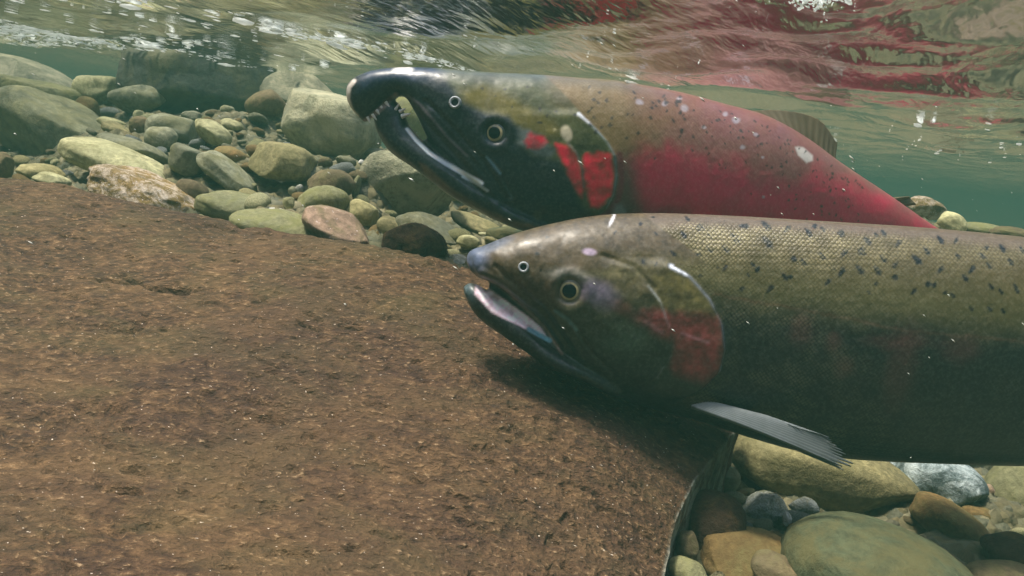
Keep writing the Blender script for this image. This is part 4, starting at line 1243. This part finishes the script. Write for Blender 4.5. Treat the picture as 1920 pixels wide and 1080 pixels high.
MAL_JAW = [(724, 190, 716, 197, .600, .003), (742, 190, 702, 214, .600, .0085), (758, 211, 708, 248, .600, .0115), (769, 237, 732, 284, .600, .0145), (803, 272, 779, 317, .600, .0185),
           (852, 308, 840, 364, .602, .0225), (905, 343, 908, 402, .604, .0265), (960, 380, 977, 431, .607, .029), (1020, 400, 1045, 444, .612, .022)]
MAL_WEB = [(812, 258, 796, 262, .600, .004), (826, 268, 812, 280, .600, .009), (855, 300, 840, 312, .601, .014), (885, 325, 875, 345, .603, .018), (915, 350, 905, 380, .605, .02)]


def mal_relief(U, V, lat):
    r = np.zeros_like(U)
    rim = np.array([(1078, 200), (1088, 214), (1112, 237), (1138, 265), (1153, 292), (1156, 330), (1150, 365), (1136, 392), (1105, 415)], float)
    d = np.interp(V, rim[:, 1], rim[:, 0]) - U
    r += 0.0032 * sm(-2.5, 2.5, d) * np.exp(-np.maximum(d, 0) / 80.0) * sm(200, 220, V) * (1 - sm(395, 415, V))
    pre = np.array([(1060, 262), (1080, 285), (1092, 320), (1092, 360), (1080, 395)], float)
    d = np.interp(V, pre[:, 1], pre[:, 0]) - U
    r += 0.0013 * sm(-2.5, 2.5, d) * np.exp(-np.maximum(d, 0) / 50.0) * sm(262, 280, V) * (1 - sm(380, 400, V))
    de = np.hypot(U - 928, V - 249)
    r += 0.0010 * np.exp(-((de - 30) / 8.0) ** 2) - 0.0030 * (1 - sm(12, 25, de))
    r += 0.0016 * pseg(U, V, [(775, 195), (812, 235), (850, 280), (900, 335), (930, 380)], 9, 6)
    r -= 0.0016 * pseg(U, V, [(800, 190), (850, 240), (905, 300), (950, 370)], 4, 5)
    r += 0.0014 * pseg(U, V, [(764, 242), (805, 286), (860, 321), (905, 350)], 5, 4)
    r -= 0.0010 * pseg(U, V, [(912, 295), (940, 325), (960, 372)], 3, 4)
    r += 0.0007 * fbm(np.stack([U / 32, V / 32, 0 * U], -1), 2, 62) * (1 - sm(1150, 1180, U))
    r += 0.00016 * fbm(np.stack([U / 8, V / 8, 0 * U], -1), 2, 63)
    return r


def mal_paint(U, V, lat, P):
    N3 = np.stack([U / 55, V / 55, 0 * U], -1)
    n1 = fbm(N3, 4, 90); n2 = fbm(N3 * 4, 3, 91)
    col = np.empty((len(U), 3)); col[:] = s2l((134, 112, 74)) * GAIN
    top = np.interp(U, [700, 1000, 1150, 1270, 1430, 1560, 1750], [127, 140, 152, 172, 216, 299, 425])
    lay(col, (1 - sm(6, 26, V - top)) * .6, (104, 96, 78))
    lay(col, sm(1120, 1370, U + 40 * n1) * .8, (152, 88, 92))
    lay(col, sm(0, 60, V + 16 * n1 - (262 + (U - 1150) * .20)) * .7, (158, 62, 86))
    red = np.interp(U, [1150, 1200, 1300, 1400, 1500, 1600, 1700, 1800], [300, 302, 322, 340, 345, 372, 405, 440])
    lay(col, sm(-55, 30, V + 30 * n1 + 8 * n2 - red) * sm(1170, 1215, U) * np.clip(.86 + .30 * n1 + .16 * n2, 0, 1), (214, 24, 84), 0.9)
    lay(col, sm(-6, 26, V + 14 * n1 - (red + 52)) * sm(1190, 1290, U) * np.clip(.5 + .5 * n1, 0, 1), (236, 18, 78), 0.9)
    lay(col, sm(-10, 26, V + 22 * n1 - (372 + (U - 1200) * .10)) * (1 - sm(1250, 1340, U + 30 * n1)) * sm(1150, 1165, U) * .7, (96, 44, 62))
    lay(col, (1 - sm(1168, 1215, U + 14 * n1)) * sm(290, 340, V) * .8, (96, 74, 62))
    lay(col, sm(458, 480, V), (150, 60, 70))
    # head
    rim = np.array([(1078, 200), (1088, 214), (1112, 237), (1138, 265), (1153, 292), (1156, 330), (1150, 365), (1136, 392), (1105, 415)], float)
    hl = np.interp(V, np.r_[140, 170, rim[:, 1], 470], np.r_[1020, 1052, rim[:, 0] + 2, 1090])
    head = 1 - sm(-4, 4, U - hl)
    h = col.copy()
    lay(h, np.ones_like(U), (92, 96, 58))
    lay(h, (1 - sm(8, 32, V - top)) * .7, (84, 92, 84))
    lay(h, sm(1000, 1060, U + 16 * n1) * (1 - sm(170, 240, V)) * .5, (120, 100, 66))
    lay(h, ppoly(U + 10 * n1, V + 8 * n1, [(862, 165), (905, 160), (955, 178), (1000, 205), (1040, 230), (1055, 262), (1010, 252), (950, 222), (900, 205), (868, 195)], 14) * .8, (134, 122, 54))
    lay(h, ppoly(U + 6 * n1, V + 6 * n2, [(950, 232), (985, 245), (1010, 252), (1030, 275), (1042, 282), (1030, 296), (1000, 290), (965, 272)], 8) * .8, (128, 140, 142))
    dark = ppoly(U + 8 * n1, V + 8 * n1, [(620, 100), (700, 105), (800, 112), (838, 150), (866, 190), (905, 208), (950, 214), (968, 240), (966, 262), (1000, 292), (1048, 300), (1072, 335), (1088, 385), (1112, 400), (1145, 400), (1150, 480), (850, 480), (620, 300)], 9)
    lay(h, dark, (20, 30, 40))
    lay(h, ppoly(U, V, [(690, 128), (800, 118), (835, 138), (800, 150), (730, 152), (670, 172)], 12) * .6, (44, 70, 104))
    lay(h, pell(U + 8 * n1, V, 985, 262, 1, 1), (0, 0, 0))
    for pts in ([(982, 262), (998, 250), (1020, 256), (1026, 266), (1008, 278), (990, 278)],
                [(1040, 268), (1062, 275), (1078, 290), (1090, 322), (1094, 356), (1090, 370), (1074, 345), (1056, 305)],
                [(1094, 292), (1120, 282), (1145, 290), (1151, 330), (1146, 368), (1122, 390), (1108, 388), (1098, 350)]):
        lay(h, ppoly(U + 4 * n2, V + 4 * n2, pts, 5.5) * np.clip(.85 + .5 * n2, 0, 1), (232, 16, 62), 0.9)
    lay(h, ppoly(U + 4 * n2, V + 3 * n2, [(785, 304), (800, 311), (850, 356), (910, 391), (962, 414), (1008, 424), (1000, 430), (955, 425), (905, 405), (850, 376), (800, 335)], 4) * .9, (134, 112, 92))
    lay(h, pseg(U, V, [(712, 250), (738, 286), (785, 325)], 3, 4) * .6, (110, 100, 92))
    lay(h, pseg(U, V, [(764, 242), (780, 262), (805, 286), (835, 306), (862, 321), (902, 343)], 3.0, 2.2, 4.6), (205, 220, 236), 1.3)  # highlight along the lower jaw, painted into the skin colour
    lay(h, pseg(U, V, [(868, 331), (890, 342), (914, 357)], 2.4, 2.2) * .9, (190, 214, 230), 1.2)  # rear end of the painted jaw highlight
    lay(h, pseg(U, V, [(764, 180), (785, 194), (808, 220), (840, 258), (876, 292)], 2.2, 2.6) * .7, (116, 104, 112))
    lay(h, pell(U, V, 775, 200, 26, 8, 50, .5) * .5, (104, 84, 84))
    lay(h, pseg(U, V, [(912, 294), (925, 308), (938, 325)], 2, 2.4) * .8, (120, 156, 178), 1)
    lay(h, pseg(U, V, [(948, 350), (960, 371)], 2, 2.4) * .45, (86, 120, 136))
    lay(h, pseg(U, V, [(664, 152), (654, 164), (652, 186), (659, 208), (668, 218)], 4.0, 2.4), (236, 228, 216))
    lay(h, pseg(U, V, [(686, 226), (700, 216), (714, 204), (727, 190), (742, 178)], 4.5, 3) * .9, (176, 146, 142))
    lay(h, pseg(U, V, [(722, 190), (732, 186)], 4, 3) * .7, (104, 60, 56))
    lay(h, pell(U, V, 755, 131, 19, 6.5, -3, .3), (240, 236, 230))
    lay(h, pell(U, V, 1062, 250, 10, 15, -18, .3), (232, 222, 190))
    lay(h, pell(U, V, 1040, 243, 3, 3, 0, .3), (190, 180, 130))
    lay(h, pell(U, V, 1008, 405, 7, 9, -20, .6) * .6, (110, 104, 76))
    lay(h, pseg(U, V, [(1064, 268), (1080, 285), (1092, 318), (1094, 350)], 1.8, 2.2) * .6, (130, 110, 116))
    lay(h, pseg(U, V, [(1086, 214), (1112, 237), (1138, 265), (1153, 292), (1156, 330), (1150, 365), (1138, 388)], 3.6, 3, 2.4) * np.clip(.65 + .6 * n1 + .5 * n2, 0, .85), (120, 136, 146))  # gill cover edge, with its highlight painted in
    lay(h, pseg(U, V, [(1086, 214), (1106, 230)], 4.0, 2.6), (232, 238, 246))  # white upper end of that painted highlight
    h *= np.clip(1 + 0.35 * n2, .3, 1.7)[:, None]
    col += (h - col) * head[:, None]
    lay(col, pseg(U, V, [(1162, 290), (1166, 340), (1160, 372), (1140, 400), (1112, 418)], 5, 4) * .85, (128, 18, 50))
    lay(col, pell(U + 6 * n2, V + 6 * n1, 1160, 396, 11, 15, 20, .5) * .8, (150, 156, 160))
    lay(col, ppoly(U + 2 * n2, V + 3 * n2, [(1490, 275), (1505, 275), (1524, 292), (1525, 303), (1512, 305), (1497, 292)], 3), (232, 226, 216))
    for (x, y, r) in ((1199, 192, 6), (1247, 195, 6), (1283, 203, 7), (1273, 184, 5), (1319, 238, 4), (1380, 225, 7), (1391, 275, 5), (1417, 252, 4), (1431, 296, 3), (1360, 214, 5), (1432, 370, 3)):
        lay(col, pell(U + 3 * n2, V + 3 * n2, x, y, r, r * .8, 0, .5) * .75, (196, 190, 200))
    rng = np.random.RandomState(8)
    S = []
    for q in range(150):
        x = rng.uniform(1100, 1620)
        t0 = np.interp(x, [1100, 1270, 1430, 1560, 1620], [148, 172, 216, 299, 340])
        S.append((x, t0 + 8 + abs(rng.normal()) * 62, rng.uniform(4.5, 8) if x < 1300 else rng.uniform(3, 5.5), rng.choice([0, 0, 1, 3])))
    S += [(905, 166, 5, 0), (948, 167, 5, 0), (988, 163, 5, 0), (1012, 204, 6, 0), (1012, 230, 8, 2), (1043, 209, 5, 0), (1078, 215, 5, 0), (1026, 217, 4, 0), (960, 200, 4, 0), (930, 180, 3, 0)]
    spots(col, U, V, S, (42, 36, 38), rng, .8)
    scaly = (1 - head) * 0.35 * (1 - sm(240, 420, V))
    return col, scaly


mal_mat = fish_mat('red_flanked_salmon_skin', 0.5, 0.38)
mb = Vector(unproj(1270, 480, .64))
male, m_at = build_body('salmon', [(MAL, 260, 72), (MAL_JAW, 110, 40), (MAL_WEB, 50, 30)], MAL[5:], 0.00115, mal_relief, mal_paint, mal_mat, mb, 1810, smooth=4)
tag(male, 'farther salmon with black hooked jaws, red cheeks and a crimson flank', 'fish')
make_eye(male, mb, m_at, 928, 249, 21, 14.5, 10.5, .575, (eye_ring_f, iris_f, pupil_m))
make_nostril(male, mb, m_at, 852, 193, 11.5, .58, (nost_m, hole_m))
for sgn in (-1, 1):
    for (u, v, du, dv, r) in ((700, 217, 7, 9, 1), (708, 209, 7, 9, 1), (716, 202, 7, 8, 1), (725, 194, 7, 9, 1.1), (752, 208, 10, -5, 1.2), (757, 217, 14, -4, 1.5), (743, 203, 6, -10, 1), (690, 222, 4, 9, .9)):
        yy = .600 + sgn * .0075
        a = Vector(unproj(u - du * .3, v - dv * .3, yy)); b = Vector(unproj(u + du, v + dv, yy + sgn * .001))
        ax = (b - a); ln = ax.length
        rr = .0013 * r
        lathe('tooth', [(rr, 0), (rr * .8, ln * .4), (rr * .45, ln * .75), (1e-5, ln)], a, ax, tooth_m, male, mb, 10)
FIN_M = fin_mat('olive_fin', (0.17, 0.13, 0.07), (0.20, 0.16, 0.09))
FIN_D = fin_mat('dark_red_fin', (0.09, 0.04, 0.04), (0.18, 0.08, 0.07))
make_fin('dorsal_fin', [(1432, 222, .664), (1480, 250, .676), (1530, 284, .690), (1562, 306, .700)],
         [(1400, 208, .664), (1468, 205, .684), (1530, 222, .704), (1566, 270, .712)], FIN_M, male, mb, nr=13, jag=.015, thick=.0022)
make_fin('adipose_fin', [(1668, 372, .748), (1692, 386, .757)], [(1706, 368, .755), (1716, 382, .76)], FIN_M, male, mb, nr=4, jag=.02, thick=.002, n=40)
make_fin('tail_fin', [(1822, 468, .812), (1832, 505, .815), (1808, 540, .812)], [(1960, 440, .88), (1925, 520, .87), (1950, 620, .89)], FIN_D, male, mb, nr=20, jag=.04, thick=.002)
make_fin('anal_fin', [(1560, 500, .715), (1610, 502, .73), (1650, 506, .745)], [(1610, 560, .72), (1650, 556, .735), (1690, 530, .755)], FIN_D, male, mb, nr=12, jag=.05)
make_fin('pectoral_fin', [(1150, 440, .585), (1170, 444, .586), (1185, 450, .588)], [(1330, 545, .56), (1322, 520, .562), (1300, 500, .565)], FIN_D, male, mb, nr=13, jag=.05)
make_fin('pelvic_fin', [(1400, 492, .655), (1425, 494, .658)], [(1490, 545, .655), (1490, 525, .658)], FIN_D, male, mb, nr=9, jag=.05)

# ------------------------------------------------------------------ the water's haze
def make_haze():
    bm = bmesh.new()
    bmesh.ops.create_cube(bm, size=1.0)
    for v in bm.verts:
        v.co = Vector((v.co.x * 24, 4 + v.co.y * 18, -0.605 + v.co.z * 1.6))
    # bottom -1.405, top 0.195
    me = bpy.data.meshes.new('haze')
    bm.to_mesh(me); bm.free()
    k = NT('river_haze')
    pv = k.n('VolumePrincipled')
    pv.inputs['Color'].default_value = (0.043, 0.125, 0.098, 1)
    pv.inputs['Density'].default_value = 0.47
    pv.inputs['Anisotropy'].default_value = 0.0
    k.t.links.new(pv.outputs[0], k.out.inputs['Volume'])
    o = link('haze', me, k.mat)
    tag(o, kind='stuff')


make_haze()
